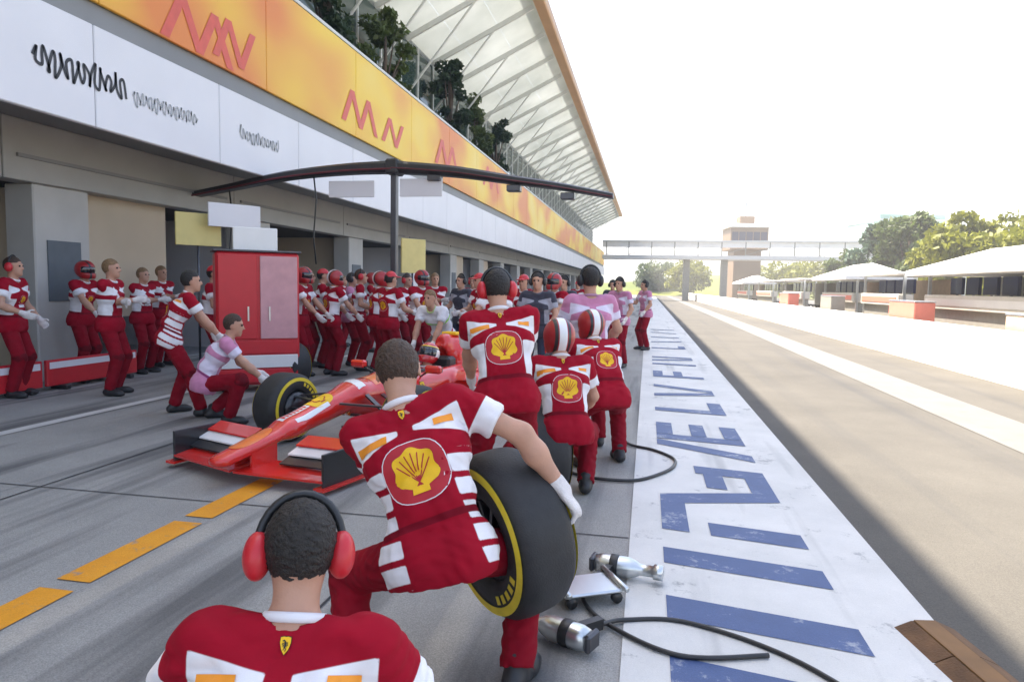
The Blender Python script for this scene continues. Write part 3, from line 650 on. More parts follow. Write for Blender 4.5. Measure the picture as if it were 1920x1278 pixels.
BM().beam((FX+.06, Y0, 7.2), (FX+.06, Y1, 7.2), .07).obj('handrail', 'steel_white')
UX = FX-1.9
for y in np.arange(Y0, Y1, 1.9):
    BM().box(UX-.04, UX, y+.04, y+1.86, 6.25, 10.6).obj('glass_pane', 'green_glass')
    BM().box(UX-.03, UX+.06, y-.04, y+.04, 6.2, 10.7).obj('mullion', 'steel_white')
BM().box(UX-.02, UX+.05, Y0, Y1, 8.45, 8.53).obj('transom', 'steel_white')
BM().box(UX-6, UX-.1, Y0, Y1, 10.7, 11.0).obj('upper_ceiling', 'grey_panel')
BM().box(UX-6.2, UX-6, Y0, Y1, 4, 10.8).obj('upper_rear_wall', 'beige_wall')
# raking canopy: opal panels between steel ribs, tan edge beam
def can(x): return 10.75+(x-UX)*(ROOF_Z-.25-10.75)/(ROOF_X-UX)
for y in np.arange(Y0, Y1-1, 3.0):
    for j in range(3):
        xa = UX-.2+(ROOF_X-.25-UX)*j/3; xb = UX-.2+(ROOF_X-.25-UX)*(j+1)/3-.004
        m = BM(); m.add([(xa,y,can(xa)),(xb,y,can(xb)),(xb,y+2.998,can(xb)),(xa,y+2.998,can(xa))], [(0,1,2,3)]); m.obj('canopy_panel', 'opal_panel')
    BM().beam((UX, y-.03, can(UX)-.1), (ROOF_X-.5, y-.03, can(ROOF_X-.5)-.1), .09, .2).obj('canopy_rib', 'steel_white')
    BM().tube([(UX, y-.03, 8.6), (UX+2.6, y-.03, can(UX+2.6)-.2)], .045, 8).obj('strut', 'steel_white')
BM().box(ROOF_X-1.0, ROOF_X, Y0, Y1, ROOF_Z-.45, ROOF_Z, .05).obj('edge_beam', 'canopy_edge')
# lettering on the white fascia boards and red marks on the yellow band
FZ = [0]
def fstroke(pts, X, m, name, wd):
    FZ[0] += 1; X = X+.0006*(FZ[0] % 20)
    P = [on_x(px, py, X) for px, py in pts]
    V = []; 
    for i, p in enumerate(P):
        d = P[min(i+1, len(P)-1)]-P[max(i-1, 0)]; d = np.array([0, d[1], d[2]]); d /= np.linalg.norm(d); n_ = np.array([0, -d[2], d[1]])*wd/2
        V += [(X+8.7, *(p+n_)[1:]), (X+8.7, *(p-n_)[1:])]
    obj(name, V, [(2*i, 2*i+1, 2*i+3, 2*i+2) for i in range(len(P)-1)], m, PB)
LX = FX+.086
rl = random.Random(5)
def flat_mark(y, z, w_, h_, sl, m_, name, X):
    FZ[0] += 1; X = X+8.7+.0005*(FZ[0] % 20)
    obj(name, [(X,y,z),(X,y+w_,z),(X,y+w_+sl,z+h_),(X,y+sl,z+h_)], [(0,1,2,3)], m_, PB)
def pxy(px, py): p = on_x(px, py, LX); return p[1], p[2]
def scribble(y, z, L, hh, m_, sd, wd):
    r_ = random.Random(sd); n = int(L/(hh*.11)); pts = []
    for k in range(n+1):
        t = k/n; amp = hh*(.34+.5*r_.random()*(1.3 if r_.random() < .25 else .7)); pts.append((y+L*t+hh*.10*math.sin(k*2.4), z+hh*.5+amp*math.sin(k*1.7)*.8-.02))
    pts = smooth2(pts); V, Fc = strip2(pts, wd); FZ[0] += 1
    obj('script_mark', [(LX+8.7+.0005*(FZ[0] % 20), a_, b_) for a_, b_ in V], Fc, m_, PB)
def smooth2(ps):
    out = []
    for i in range(len(ps)-1):
        p0, p1, p2, p3 = [Vector(ps[min(max(i+k, 0), len(ps)-1)]) for k in (-1, 0, 1, 2)]
        for k in range(5): t = k/5; q = .5*((2*p1)+(p2-p0)*t+(2*p0-5*p1+4*p2-p3)*t*t+(3*p1-p0-3*p2+p3)*t**3); out.append((q.x, q.y))
    return out+[ps[-1]]
a = pxy(62, 130); scribble(a[0], 4.02, 1.45, .30, 'letter_black', 3, .04)
a = pxy(250, 205); scribble(a[0], 4.02, 1.4, .2, 'letter_grey', 9, .025); a = pxy(450, 275); scribble(a[0], 4.05, 1.3, .24, 'letter_grey', 12, .03)
RX = FX+.096
def zigzag(px, py, n, hh, sc=1.0):
    p = on_x(px, py, RX); y, z = p[1], p[2]
    for k in range(n):
        s_ = .42*sc*(1 if k % 2 == 0 else -1); flat_mark(y+(0 if s_ > 0 else .42*sc), z, .2*sc, hh, s_, 'banner_red', 'banner_mark', RX)
        y += .40*sc
zigzag(300, 62, 4, .75, 1.0); zigzag(398, 100, 3, .7, .9); zigzag(640, 222, 4, .8, 1.2); zigzag(715, 262, 3, .7, 1.2); zigzag(815, 304, 4, .9, 1.6); zigzag(905, 345, 4, .9, 1.8)

# ------------------------------------------------------------------ wheels and car
def wheel_parts(parent, wd=.33, R=.33, off=(0,0,0), axis_sign=1, name='wheel', top=False):
    """wheel with its axle along local y; as a child part (wheel > tyre, rim ...) or as its own thing when parent is the thing itself"""
    if top: W = parent
    else:
        W = bpy.data.objects.new(name, None); COL.objects.link(W); W.parent = parent; W.location = off; W.empty_display_size = .1
    w2 = wd/2
    prof = [(.175,-w2+.01),(.20,-w2),(.27,-w2-.002),(.305,-w2+.018),(R-.006,-w2+.045),(R,-w2+.08),(R+.001,0),(R,w2-.08),(R-.006,w2-.045),(.305,w2-.018),(.27,w2+.002),(.20,w2),(.175,w2-.01),(.165,w2-.04),(.165,-w2+.04),(.175,-w2+.01)]
    ty = MB().lathe(prof, 56).obj('tyre', 'tyre_rubber', W, True)
    for sg in (-1, 1):
        m = MB(); p = [(.292, sg*(w2+.0015)), (.258, sg*(w2+.0045))]; m.lathe(p if sg > 0 else p[::-1], 56); m.obj('yellow_band', 'tyre_yellow', ty, True)
        for a0 in (0.3, 3.44):      # sidewall lettering blocks
            for k in range(5):
                a = a0+k*.2; V = [(math.cos(t)*q, sg*(w2+.004), math.sin(t)*q) for t, q in ((a,.215),(a+.12,.215),(a+.12,.248),(a,.248))]
                obj('sidewall_mark', V, [(0,1,2,3) if sg < 0 else (3,2,1,0)], 'tyre_yellow', ty)
    m = MB(); m.lathe([(.166,-w2+.03),(.166,w2-.03),(.15,w2-.05),(.12,w2-.10),(.05,w2-.07),(.0,w2-.07)], 40); rm = m.obj('rim', 'rim_black', W, True)
    MB().lathe([(.166,-w2+.03),(.14,-w2+.06),(.06,-w2+.08),(0,-w2+.08)][::-1], 40).obj('rim_back', 'rim_black', W, True)
    m = MB()
    for k in range(10):
        a = 2*math.pi*k/10; m.beam((.045*math.cos(a), w2-.055, .045*math.sin(a)), (.155*math.cos(a+.12), w2-.04, .155*math.sin(a+.12)), .018, .03, (0,1,0))
    m.obj('spokes', 'gunmetal', rm)
    MB().lathe([(.038,w2-.07),(.038,w2-.02),(.02,w2-.012),(0,w2-.012)], 12).obj('wheel_nut', mat('nut_red', (.6,.03,.03), .3, metal=.6), rm, True)
    return W
def make_car():
    nose = np.array([-3.05, 4.75]); d = nrm([-.262, -.965]); ax = nose-d*1.2
    R = root('racing_car', (ax[0], ax[1], 0), math.atan2(d[1], d[0]), 'red open-wheel racing car with long orange-marked nose coming into its pit box', 'racing car')
    X = np.array([1,0,0.]); Yv = np.array([0,1,0.]); Z = np.array([0,0,1.])
    nose_p = [('ec', (1.42,0,.20), (.75,0,.33), .095, .12, Z, .55), ('ec', (.75,0,.33), (-.1,0,.50), .115, .16, Z, .8), ('ec', (-.1,0,.50), (-.85,0,.50), .17, .25, Z, .72), ('ec', (-.1,0,.38), (-.85,0,.32), .13, .2, Z, .7), ('c', (-.75,.22,.50), (-1.75,.26,.52), .13, .15), ('c', (-.75,-.22,.50), (-1.75,-.26,.52), .13, .15), ('c', (-.8,0,.25), (-2,0,.25), .2, .25)]
    cover = [('ec', (-1.72,0,.86), (-2.2,0,.80), .13, .13, Yv, .8), ('ec', (-1.9,0,.72), (-2.6,0,.62), .22, .17, Yv, 1.0), ('ec', (-2.2,0,.78), (-3.4,0,.48), .14, .08, Yv, .6), ('ec', (-2.2,0,.45), (-3.6,0,.3), .28, .1, Yv, .9)]
    pods = []
    for q in (-1, 1): pods += [('ec', (-1.45,q*.46,.40), (-2.1,q*.44,.38), .22, .21, Yv, 1.05), ('ec', (-2.1,q*.44,.36), (-3.1,q*.16,.26), .21, .12, Yv, 1.0)]
    def fn(P):
        dd = smin(ev(nose_p, P, .06), ev(cover, P, .06), .05); dd = smin(dd, ev(pods, P, .04), .07)
        dd = np.maximum(dd, -d_ell(P, (-1.22,0,.66), np.eye(3), (.50,.235,.30)))
        for q in (-1, 1): dd = np.maximum(dd, -d_ell(P, (-1.28,q*.50,.42), np.eye(3), (.12,.14,.11)))
        return np.maximum(dd, -d_ell(P, (-1.56,0,.90), np.eye(3), (.08,.09,.075)))
    b = sdf_obj('monocoque', fn, (-3.9,-.85,.05), (1.66,.85,1.1), .02, 'car_red', R); bv = bvh_of(b)
    up = (0,1,0)
    # top-of-nose markings: U along car (towards rear), V across  (U x V = +Z)
    def top(shape, x, y, m, nm='nose_marking', lift=.004): decal(nm, shape, (x, y, .6), (-1,0,0), (0,-1,0), bv, m, b, lift)
    top(rings(oval(.20, .075, e=2.6)), 1.14, 0, 'car_orange'); top(rings(oval(.13, .10, e=3)), .38, 0, 'badge_yellow'); top(rings(scallop(.075)), .38, 0, 'badge_red', 'emblem', .006); top(rings(scallop(.062)), .38, 0, 'badge_yellow', 'emblem', .008)
    top(rect2(-.16, .16, -.035, .035), .68, .0, 'car_white'); 
    for k in range(7): top(rect2(-.012, .012, -.025, .025), .80-k*.04, 0, 'car_red', 'nose_letter', .006)
    top(rect2(-.2, .2, -.016, .016), .55, -.10, 'car_white'); top(rect2(-.2, .2, -.016, .016), .55, .10, 'car_white')
    top(rect2(-.17, .17, -.15, .15), -.42, 0, 'car_orange', 'chassis_marking'); top(rect2(-.05, .05, -.19, .19), -.06, 0, 'car_white', 'chassis_marking')
    for q in (-1, 1):
        U = (q, 0, 0) if q > 0 else (-1, 0, 0); U = (-q*1.0, 0, 0)
        decal('sponsor_panel', rect2(-.32, .32, -.09, .09), (-2.0, q*.7, .42), U, (0,0,1), bv, 'car_white', b)
        decal('sponsor_panel', rect2(-.25, .25, -.03, .03), (-2.0, q*.7, .42), U, (0,0,1), bv, 'car_red', b, .007)
        decal('sponsor_panel', rect2(-.22, .22, -.07, .07), (-2.5, q*.4, .70), U, (0,0,1), bv, 'car_white', b)
        horse_shield((-.75, q*.4, .52), U, (0,0,1), bv, .06, b)
    # cockpit: rim, headrest, wheel
    m = MB(); m.tube([(-1.22+.45*math.cos(a), .215*math.sin(a), .635+.02*math.cos(a)) for a in np.linspace(0, 2*math.pi, 40)], .022, 6, False); m.obj('cockpit_rim', 'carbon', R, True)
    m = MB().box(-1.70, -1.52, -.18, .18, .55, .74, .03); m.obj('headrest', 'black_plastic', R)
    m = MB().tube([(-.80,-.12,.60),(-.79,-.07,.69),(-.79,.07,.69),(-.80,.12,.60)], .006, 6); m.obj('windscreen', 'carbon', R, True)
    for q in (-1, 1):
        m = MB(); m.box(-.80, -.72, q*.47-.09, q*.47+.09, .66, .74, .02); mo = m.obj('mirror', 'car_red', R)
        MB().box(-.815, -.80, q*.47-.075, q*.47+.075, .67, .73).obj('mirror_glass', 'visor', mo); MB().beam((-.76,q*.40,.67), (-.80,q*.27,.60), .015).obj('mirror_stalk', 'carbon', mo)
    # front wing
    fw = MB()
    for j, (x, z, c, th) in enumerate(((1.34,.085,.34,.018),)):
        for q in (-1, 1): fw.add([(x,q*.02,z),(x-c,q*.02,z+.02),(x-c-.05,q*.80,z+.03),(x-.12,q*.80,z),(x,q*.02,z+th),(x-c,q*.02,z+.02+th),(x-c-.05,q*.80,z+.03+th),(x-.12,q*.80,z+th)], [(0,1,2,3),(7,6,5,4),(0,4,5,1),(1,5,6,2),(2,6,7,3),(3,7,4,0)])
    fw = fw.obj('front_wing', 'car_red', R)
    for q in (-1, 1):
        for j in range(3):
            x, z = 1.10-.09*j, .13+.055*j
            m = MB(); m.add([(x,q*.26,z),(x-.14,q*.26,z+.05),(x-.17,q*.79,z+.06),(x-.03,q*.79,z+.01),(x,q*.26,z+.012),(x-.14,q*.26,z+.062),(x-.17,q*.79,z+.072),(x-.03,q*.79,z+.022)], [(0,1,2,3),(7,6,5,4),(0,4,5,1),(1,5,6,2),(2,6,7,3),(3,7,4,0)])
            m.obj('flap', ('carbon', 'car_white', 'car_red')[j], fw)
        MB().box(.72, 1.22, q*.80-.012, q*.80+.012, .05, .30, .004).obj('endplate', 'carbon', fw)
        MB().box(.70, 1.26, q*.80-.05, q*.80+.05, .035, .055).obj('footplate', 'car_red', fw)
        MB().box(.96, 1.22, q*.085-.012, q*.085+.012, .09, .26).obj('wing_pillar', 'car_red', fw)
    # floor, rear wing, diffuser
    MB().prism([(-.9,-.25),(-1.35,-.68),(-2.7,-.70),(-3.0,-.45),(-3.75,-.45),(-3.75,.45),(-3.0,.45),(-2.7,.70),(-1.35,.68),(-.9,.25)], 'z', .05, .075).obj('floor', 'carbon', R)
    rw = MB().box(-4.15, -3.85, -.375, .375, .78, .80, .004).obj('rear_wing', 'car_red', R)
    MB().beam((-4.15,-.375,.86), (-4.15,.375,.86), .14, .02).obj('flap', 'car_white', rw)
    for q in (-1, 1): MB().box(-4.25, -3.75, q*.385-.01, q*.385+.01, .42, .95, .004).obj('endplate', 'car_red', rw)
    MB().box(-3.95, -3.85, -.03, .03, .35, .78).obj('wing_post', 'carbon', rw)
    # wheels and suspension
    for x, wd in ((0, .30), (-3.35, .37)):
        for q in (-1, 1):
            yo = q*(.75 if x == 0 else .71)
            W = wheel_parts(R, wd, .33, (x, yo, .331)); 
            if q < 0: W.rotation_euler = (0, 0, math.pi)
            yi = q*(.16 if x == 0 else .22); ye = yo-q*wd*.35
            m = MB()
            for (xa, za, xb, zb) in ((.28,.48,.0,.44),(-.32,.49,.0,.44),(.25,.27,.02,.24),(-.35,.26,.02,.24),(-.08,.52,.05,.28),(.12,.36,.10,.34)):
                m.beam((x+xa, yi, za), (x+xb, ye, zb), .045, .016)
            m.obj('wishbones', 'carbon', R)
            MB().lathe([(.15,-.05),(.15,.05),(.0,.06)], 20, c=(x, ye, .33)).obj('brake_duct', 'carbon', R, True)
    # T-camera and airbox mark
    MB().box(-1.95, -1.8, -.10, .10, .965, 1.0, .01).obj('camera_pod', 'badge_yellow', R)
    return R, d, ax
CAR, CD, CAX = make_car()
car_rz = math.degrees(CAR.rotation_euler.z)
def car_w(x, y): q = math.radians(car_rz); return (CAX[0]+x*math.cos(q)-y*math.sin(q), CAX[1]+x*math.sin(q)+y*math.cos(q))
person('driver in a white and red helmet sitting in the racing car cockpit', car_w(-1.16, 0), car_rz-90, pel=(0,0,.19), lean=-28, head=(0, 4), feet=((-.1,.95,.18),(.1,.95,.18)), hands=((-.12,.42,.50),(.12,.42,.50)),
       gear=('driver',), sleeve=1.2, h=.016, badges=0, glove='glove_dark', group='people in the pit lane', seed=4, scale=.93)

# ------------------------------------------------------------------ the crew
def loc_of(loc, face, p):
    a = math.radians(-face); x, y = p[0]-loc[0], p[1]-loc[1]; return np.array([x*math.cos(a)-y*math.sin(a), x*math.sin(a)+y*math.cos(a), p[2]])
# tyre carrier in the foreground with his wheel
tw = at_y(952, 995, 2.62); TW = root('spare_wheel', tw, 0, 'new slick wheel with yellow band carried by the nearest bent crew member', 'wheel', 'wheels of the pit stop')
TW.rotation_euler = (math.radians(-8), math.radians(0), math.radians(134)); wheel_parts(TW, .25, .33, top=True)
aL, aF = at_y(822, 1085, 2.3)[:2], 14
grip = at_y(1052, 915, 2.52); grip2 = at_y(905, 800, 2.8)
person('bare-headed crew member in crimson shirt crouching and lifting a wheel in the foreground', aL, aF, pel=(0,0,.61), lean=24, side=-21, feet=((-.30,-.02,0),(.30,.12,0)), toe=(25,-25), knee=((-.6,1,.3),(.6,1,.3)),
       hands=(loc_of(aL, aF, (tw[0]-.3, tw[1]+.12, tw[2]-.1)), loc_of(aL, aF, grip)), elbow=(None, np.array([.9,-.2,.5])), head=(8, -24), gear=('hair_brown',), h=.0095, badges=2, seed=11, side_stripes=True, big=1.25, curl=(70, 60))
fL = at_y(482, 1250, 1.22)[:2]
person('kneeling dark-haired crew member with red ear defenders, nearest to the camera', fL, 16, pel=(0,0,.265), lean=27, side=4, feet=((-.13,-.30,0),(.15,-.22,0)), toe=(5,-5), knee=((-.4,1,-.2),(.4,1,-.2)),
       hands=((-.2,.5,.45),(.22,.5,.42)), head=(10, -12), gear=('hair_dark','ear_red'), h=.0085, badges=2, seed=21, big=.95)
cL = at_y(950, 640, 4.15)[:2]
person('crew member in crimson shirt leaning in behind the wheel carrier', cL, 16, lean=22, side=-6, pel=(0,-.05,.88), feet=((-.16,0,0),(.18,.1,0)), hands=((-.2,.52,.8),(.12,.55,.8)), head=(6,-8), gear=('hair_dark','ear_red'), h=.013, badges=2, seed=31, big=1.2)
pL = at_y(1062, 740, 4.9)[:2]
person('crew member in red helmet crouching at the edge of the white painted strip', pL, 22, pel=(0,0,.52), lean=26, feet=((-.2,-.05,0),(.2,.12,0)), toe=(20,-20), knee=((-.5,1,.2),(.5,1,.2)), hands=((-.15,.5,.5),(.25,.45,.55)), gear=('helmet',), h=.014, badges=2, seed=41, big=1.2)
dL = at_y(1108, 600, 6.5)[:2]
person('standing crew member in pale lilac shirt beside the white painted strip', dL, 20, lean=6, feet=((-.14,-.05,0),(.14,.1,0)), hands=((-.24,.32,1.0),(.26,.3,1.02)), gear=('hair_dark','ear_black'), shirt='lilac_shirt', h=.016, badges=0, seed=51)
d2 = at_y(1135, 700, 5.9)[:2]
person('crew member in red helmet bent low in front of the lilac shirt', (d2[0]+.02, d2[1]), 30, pel=(0,0,.62), lean=40, feet=((-.2,-.05,0),(.2,.12,0)), knee=((-.5,1,.2),(.5,1,.2)), hands=((-.15,.55,.45),(.25,.5,.5)), gear=('helmet',), h=.015, badges=2, seed=55)
# front jack and wing crew on the left
gL = at_y(335, 600, 6.9)[:2]
person('crew member with white striped shirt bending towards the front wing', gL, -48, pel=(0,-.1,.90), lean=28, feet=((-.2,-.05,0),(.2,.2,0)), hands=((-.15,.6,.62),(.2,.62,.62)), head=(0,10), gear=('hair_dark',), h=.016, badges=2, seed=61, side_stripes=True)
g2 = at_y(405, 720, 6.35)[:2]
person('crew member squatting by the front wheel in lilac shirt', (g2[0]-.25, g2[1]+.35), -60, pel=(0,-.1,.45), lean=34, feet=((-.2,-.05,0),(.2,.15,0)), knee=((-.5,1,.3),(.5,1,.3)), hands=((-.15,.45,.5),(.2,.5,.48)), head=(0,6), gear=('hair_brown',), shirt='lilac_shirt', h=.016, badges=0, seed=65)
far = 'crew standing along the garages'
hL = at_y(205, 560, 7.9)[:2]
H1 = person('crew member with folded arms by the dark garage opening on the left', hL, -75, lean=3, hands=((.14,.26,1.2),(-.12,.28,1.22)), gear=('hair_light',), h=.018, badges=1, seed=71, group=far, scale=1.04)
H2 = person('crew member in ear defenders at the far left edge of the pit box', at_y(20, 560, 7.4)[:2], -70, lean=4, hands=((-.26,.2,.95),(.24,.26,1.05)), gear=('hair_brown','ear_red'), h=.018, badges=1, seed=73, group=far, scale=1.04)
K1 = person('crew member in a red cap in the row in front of the garages', at_y(600, 520, 11.5)[:2], -60, lean=5, hands=((-.2,.35,1.1),(.2,.35,1.1)), gear=('cap','hair_dark'), h=.022, badges=1, seed=75, group=far, scale=1.03)
K2 = person('crew member in lilac shirt in the row in front of the garages', at_y(655, 520, 12.0)[:2], -75, lean=5, hands=((-.25,.2,.95),(.2,.35,1.2)), gear=('hair_dark','ear_black'), shirt='lilac_shirt', h=.022, badges=0, seed=77, group=far)
K3 = person('helmeted crew member in the row in front of the garages', at_y(705, 520, 11.0)[:2], -50, lean=8, hands=((-.2,.4,1.0),(.2,.4,1.0)), gear=('helmet',), h=.022, badges=1, seed=79, group=far)
wL = car_w(-5.0, .1)
person('rear jack operator in white shirt with lime stripe behind the car', at_y(825, 590, 9.8)[:2], car_rz-90, pel=(0,-.1,.80), lean=48, feet=((-.2,-.1,0),(.2,.15,0)), hands=((-.15,.55,.5),(.15,.55,.5)), head=(0,15), gear=('hair_light',), shirt='white_shirt', trousers='grey_trousers', h=.018, badges=0, seed=81)
N1 = person('crew member in dark shirt standing behind the rear of the car', at_y(868, 520, 12.4)[:2], 150, lean=4, hands=((-.25,.2,.95),(.2,.3,1.1)), gear=('hair_dark','ear_black'), shirt='dark_shirt', trousers='navy_trousers', h=.022, badges=0, seed=83, group=far)
def clone(src, px, Y, face, label, group=far, sc=1.0, dy=520):
    c = copy_tree(src); p = at_y(px, dy, Y); c.location = (p[0], p[1], 0); c.rotation_euler = (0, 0, math.radians(face)); c.scale = (sc,)*3; c['label'] = label; c['group'] = group; return c
clone(K1, 95, 9.6, -80, 'crew member in a red cap beside the pillar at far left', sc=1.05)
clone(H1, 265, 9.9, -95, 'crew member standing with folded arms just right of the dark opening')
clone(K3, 560, 10.2, -85, 'helmeted crew member beside the red tool cabinet', sc=1.02)
clone(H2, 760, 12.6, -110, 'crew member in ear defenders beside the gantry post')
clone(K1, 905, 10.8, 130, 'crew member in a red cap standing behind the car')
clone(K3, 935, 9.0, 165, 'helmeted crew member standing behind the wheel carriers')
clone(N1, 1010, 9.6, 175, 'dark-shirted crew member standing right of the red helmet')
clone(N1, 1060, 12.5, 160, 'dark-shirted crew member farther down the lane')
clone(K2, 1165, 13.5, 150, 'crew member in lilac shirt farther down the lane')
clone(N1, 1150, 19, 170, 'dark-shirted figure far down the pit lane')
clone(K2, 1213, 17.5, 120, 'plum-shirted figure farthest along the painted strip')
clone(H2, 980, 16.5, 185, 'ear-defender crew member at the next pit box')
clone(K1, 1085, 22, 170, 'red-capped figure at the next pit box')
clone(K3, 690, 14.5, -70, 'helmeted crew member close to the garage front', sc=1.02)
clone(H1, 640, 15.5, -80, 'fair-haired crew member in front of a garage door')

rp_ = random.Random(3)
crowd = [(K1,395,9.3,-70,'crew member in a red cap left of the red tool cabinet',1.02),(H2,430,10.6,-90,'crew member in ear defenders behind the red tool cabinet',1.04),(H1,575,11.6,-60,'fair-haired crew member right of the red tool cabinet',1.02),(K3,620,10.6,-40,'helmeted crew member third right of the red tool cabinet',1.0),(H2,672,11.4,-65,'crew member in ear defenders left of the gantry post',1.03),(K1,728,10.3,-30,'crew member in a red cap directly under the gantry post',1.0),(K3,785,11.4,-120,'helmeted crew member right of the gantry post',1.02),(H1,815,13.2,-150,'fair-haired crew member behind the white shirt',1.02),(H2,890,14.5,170,'crew member in ear defenders behind the dark shirt',1.0),(K1,985,11.6,160,'crew member in a red cap half hidden behind the leaning crew member',1.0),(K3,1045,10.8,150,'helmeted crew member left of the lilac shirt',1.0),(H1,300,10.8,-100,'fair-haired crew member in the shade behind the bending man',1.03),(K3,150,8.8,-85,'helmeted crew member in front of the slate plate on the pillar',1.03)]
for src, px, Y, fc, lb, sc in crowd: clone(src, px, Y, fc, lb, sc=sc)
# wheels waiting and tools
def spare(label, p, rz, tilt=0): 
    W = root('spare_wheel', p, 0, label, 'wheel', 'wheels of the pit stop'); W.rotation_euler = (tilt, 0, rz)
    return W
W2 = spare('spare wheel standing upright behind the front wheel of the car', tuple(at_y(545, 655, 9.2)[:2])+(.331,), math.radians(150)); wheel_parts(W2, .34, top=True)
for (px, Y, rz, lb) in ((1020, 5.0, 1.9, 'spare wheel held upright between the two crouching crew members'), (905, 8.6, 2.4, 'spare wheel standing behind the rear of the car')):
    c = copy_tree(W2); p = at_y(px, 700, Y); c.location = (p[0], p[1], .331); c.rotation_euler = (0, 0, rz); c['label'] = lb
def smooth_arc(ps, n=14):
    ps = [Vector(p) for p in ps]; out = []
    for i in range(len(ps)-1):
        p0 = ps[max(i-1, 0)]; p1 = ps[i]; p2 = ps[i+1]; p3 = ps[min(i+2, len(ps)-1)]
        for k in range(n):
            t = k/n; out.append(.5*((2*p1)+(p2-p0)*t+(2*p0-5*p1+4*p2-p3)*t*t+(3*p1-p0-3*p2+p3)*t**3))
    return out+[ps[-1]]
def wheel_gun(label, p, rz, hose):
    G = root('wheel_gun', p, rz, label, 'wheel gun', 'wheel guns on the ground')
    MB().lathe([(0,-.14),(.045,-.14),(.055,-.10),(.055,.04),(.042,.08),(.03,.10),(.03,.17),(.04,.172),(.04,.22),(.0,.22)], 20, c=(0,0,.058)).obj('gun_body', 'silver', G, True)
    MB().lathe([(.057,-.06),(.059,-.055),(.059,-.02),(.057,-.015)], 20, c=(0,0,.058)).obj('gun_band', 'black_plastic', G, True)
    MB().beam((.03,-.05,.058), (.20,-.09,.04), .04, .05).obj('grip', 'black_plastic', G)
    MB().box(-.05, .05, -.17, -.141, .02, .10, .01).obj('end_cap', 'gunmetal', G)
    MB().tube(smooth_arc(hose, 10), .011, 8).obj('air_hose', 'black_plastic', G, True); return G
g = ground(1050, 1205); wheel_gun('silver wheel gun lying on the ground below the carried wheel', (g[0], g[1], 0), 1.15, [(.20,-.09,.03),(.35,-.15,.012),(.5,-.4,.012),(.45,-.9,.012),(.1,-1.5,.012)])
g = ground(1165, 1082); wheel_gun('silver wheel gun lying on the edge of the white painted strip', (g[0], g[1], 0.003), -1.75, [(.20,-.09,.03),(.34,-.12,.012),(.55,.05,.012),(.7,.4,.012),(.55,.75,.012)])
def jack_plate(label, px, py, rz):
    g = ground(px, py); J = root('wheel_dolly', (g[0], g[1], .0), rz, label, 'wheel dolly', 'low metal dollies')
    MB().box(-.16, .16, -.11, .11, .055, .075, .008).obj('plate', 'silver', J)
    for sx in (-1, 1):
        MB().tube([(sx*.15,-.14,.085),(sx*.15,.14,.085)], .014, 10).obj('roller', 'silver', J, True)
        for sy in (-1, 1): MB().lathe([(0,-.012),(.028,-.012),(.028,.012),(0,.012)], 14, c=(sx*.12, sy*.09, .030)).obj('castor', 'black_plastic', J, True)
    return J
jack_plate('low silver dolly beside the carried wheel', 1100, 1120, .5)
h0 = ground(1085, 900); m = MB()
pts = [ground(px, py) for px, py in ((1060,885),(1100,897),(1150,903),(1195,903),(1235,892),(1262,878),(1262,862),(1225,846),(1180,835),(1160,815))]
m.tube(smooth_arc([(p[0], p[1], .016) for p in pts], 8), .014, 8); tag(m.obj('air_line', 'black_plastic', None, True), 'black air line curling over the white painted strip', 'hose')

# ------------------------------------------------------------------ overhead gantry
GT = root('pit_gantry', (at_y(740, 310, 12)[0], 12, 0), 0, 'black curved overhead gantry on a post spanning the pit box', 'gantry')
px0 = GT.location.x
def arc(pxs): return [tuple(at_y(px, py, 12)-np.array([px0, 12, 0])) for px, py in pxs]
def slab(pts, wd, ht, name, m_, par):
    m = MB()
    for a, b in zip(pts[:-1], pts[1:]): m.beam(a, b, wd, ht)
    return m.obj(name, m_, par)
def loft_beam(pts, wd, hts, name, m_, par):
    V = []; Fc = []
    for i, p in enumerate(pts):
        ht = hts(i/(len(pts)-1)); 
        for a, c in ((-1,-.5),(-.6,-1),(.6,-1),(1,-.5),(1,.5),(.6,1),(-.6,1),(-1,.5)): V.append((p[0], p[1]+a*wd/2, p[2]+c*ht/2))
    for i in range(len(pts)-1):
        for k in range(8): Fc.append((i*8+k, i*8+(k+1) % 8, (i+1)*8+(k+1) % 8, (i+1)*8+k))
    Fc += [tuple(range(8))[::-1], tuple((len(pts)-1)*8+k for k in range(8))]
    return obj(name, V, Fc, m_, par, False)
lf = smooth_arc(arc([(330,372),(430,352),(540,330),(650,318),(740,314)])); rf = smooth_arc(arc([(740,314),(850,322),(950,336),(1050,350),(1150,368)]))
loft_beam(lf, .34, lambda t: .08+.14*t, 'arm', 'black_plastic', GT); loft_beam(rf, .34, lambda t: .22-.14*t, 'arm', 'black_plastic', GT)
loft_beam([p+Vector((0,-.18,-.05)) for p in lf], .03, lambda t: .03, 'trim', mat('dark_red_trim', (.12,.01,.015), .4), GT); loft_beam([p+Vector((0,-.18,-.03)) for p in rf], .03, lambda t: .02, 'trim', 'dark_red_trim', GT)
zt = rf[0][2]
MB().box(-.055, .055, -.07, .07, 0, zt, .015).obj('post', 'gunmetal', GT); MB().box(-.35, .35, -.35, .35, 0, .06, .015).obj('base_plate', 'gunmetal', GT)
MB().box(-.12, .12, -.19, .19, zt-.14, zt+.13, .03).obj('hub', 'black_plastic', GT)
for i in (10, 30, 44):
    p = rf[i]; MB().box(p[0]-.12, p[0]+.12, -.1, .1, p[2]-.2, p[2]-.09, .01).obj('lamp_unit', 'gunmetal', GT)
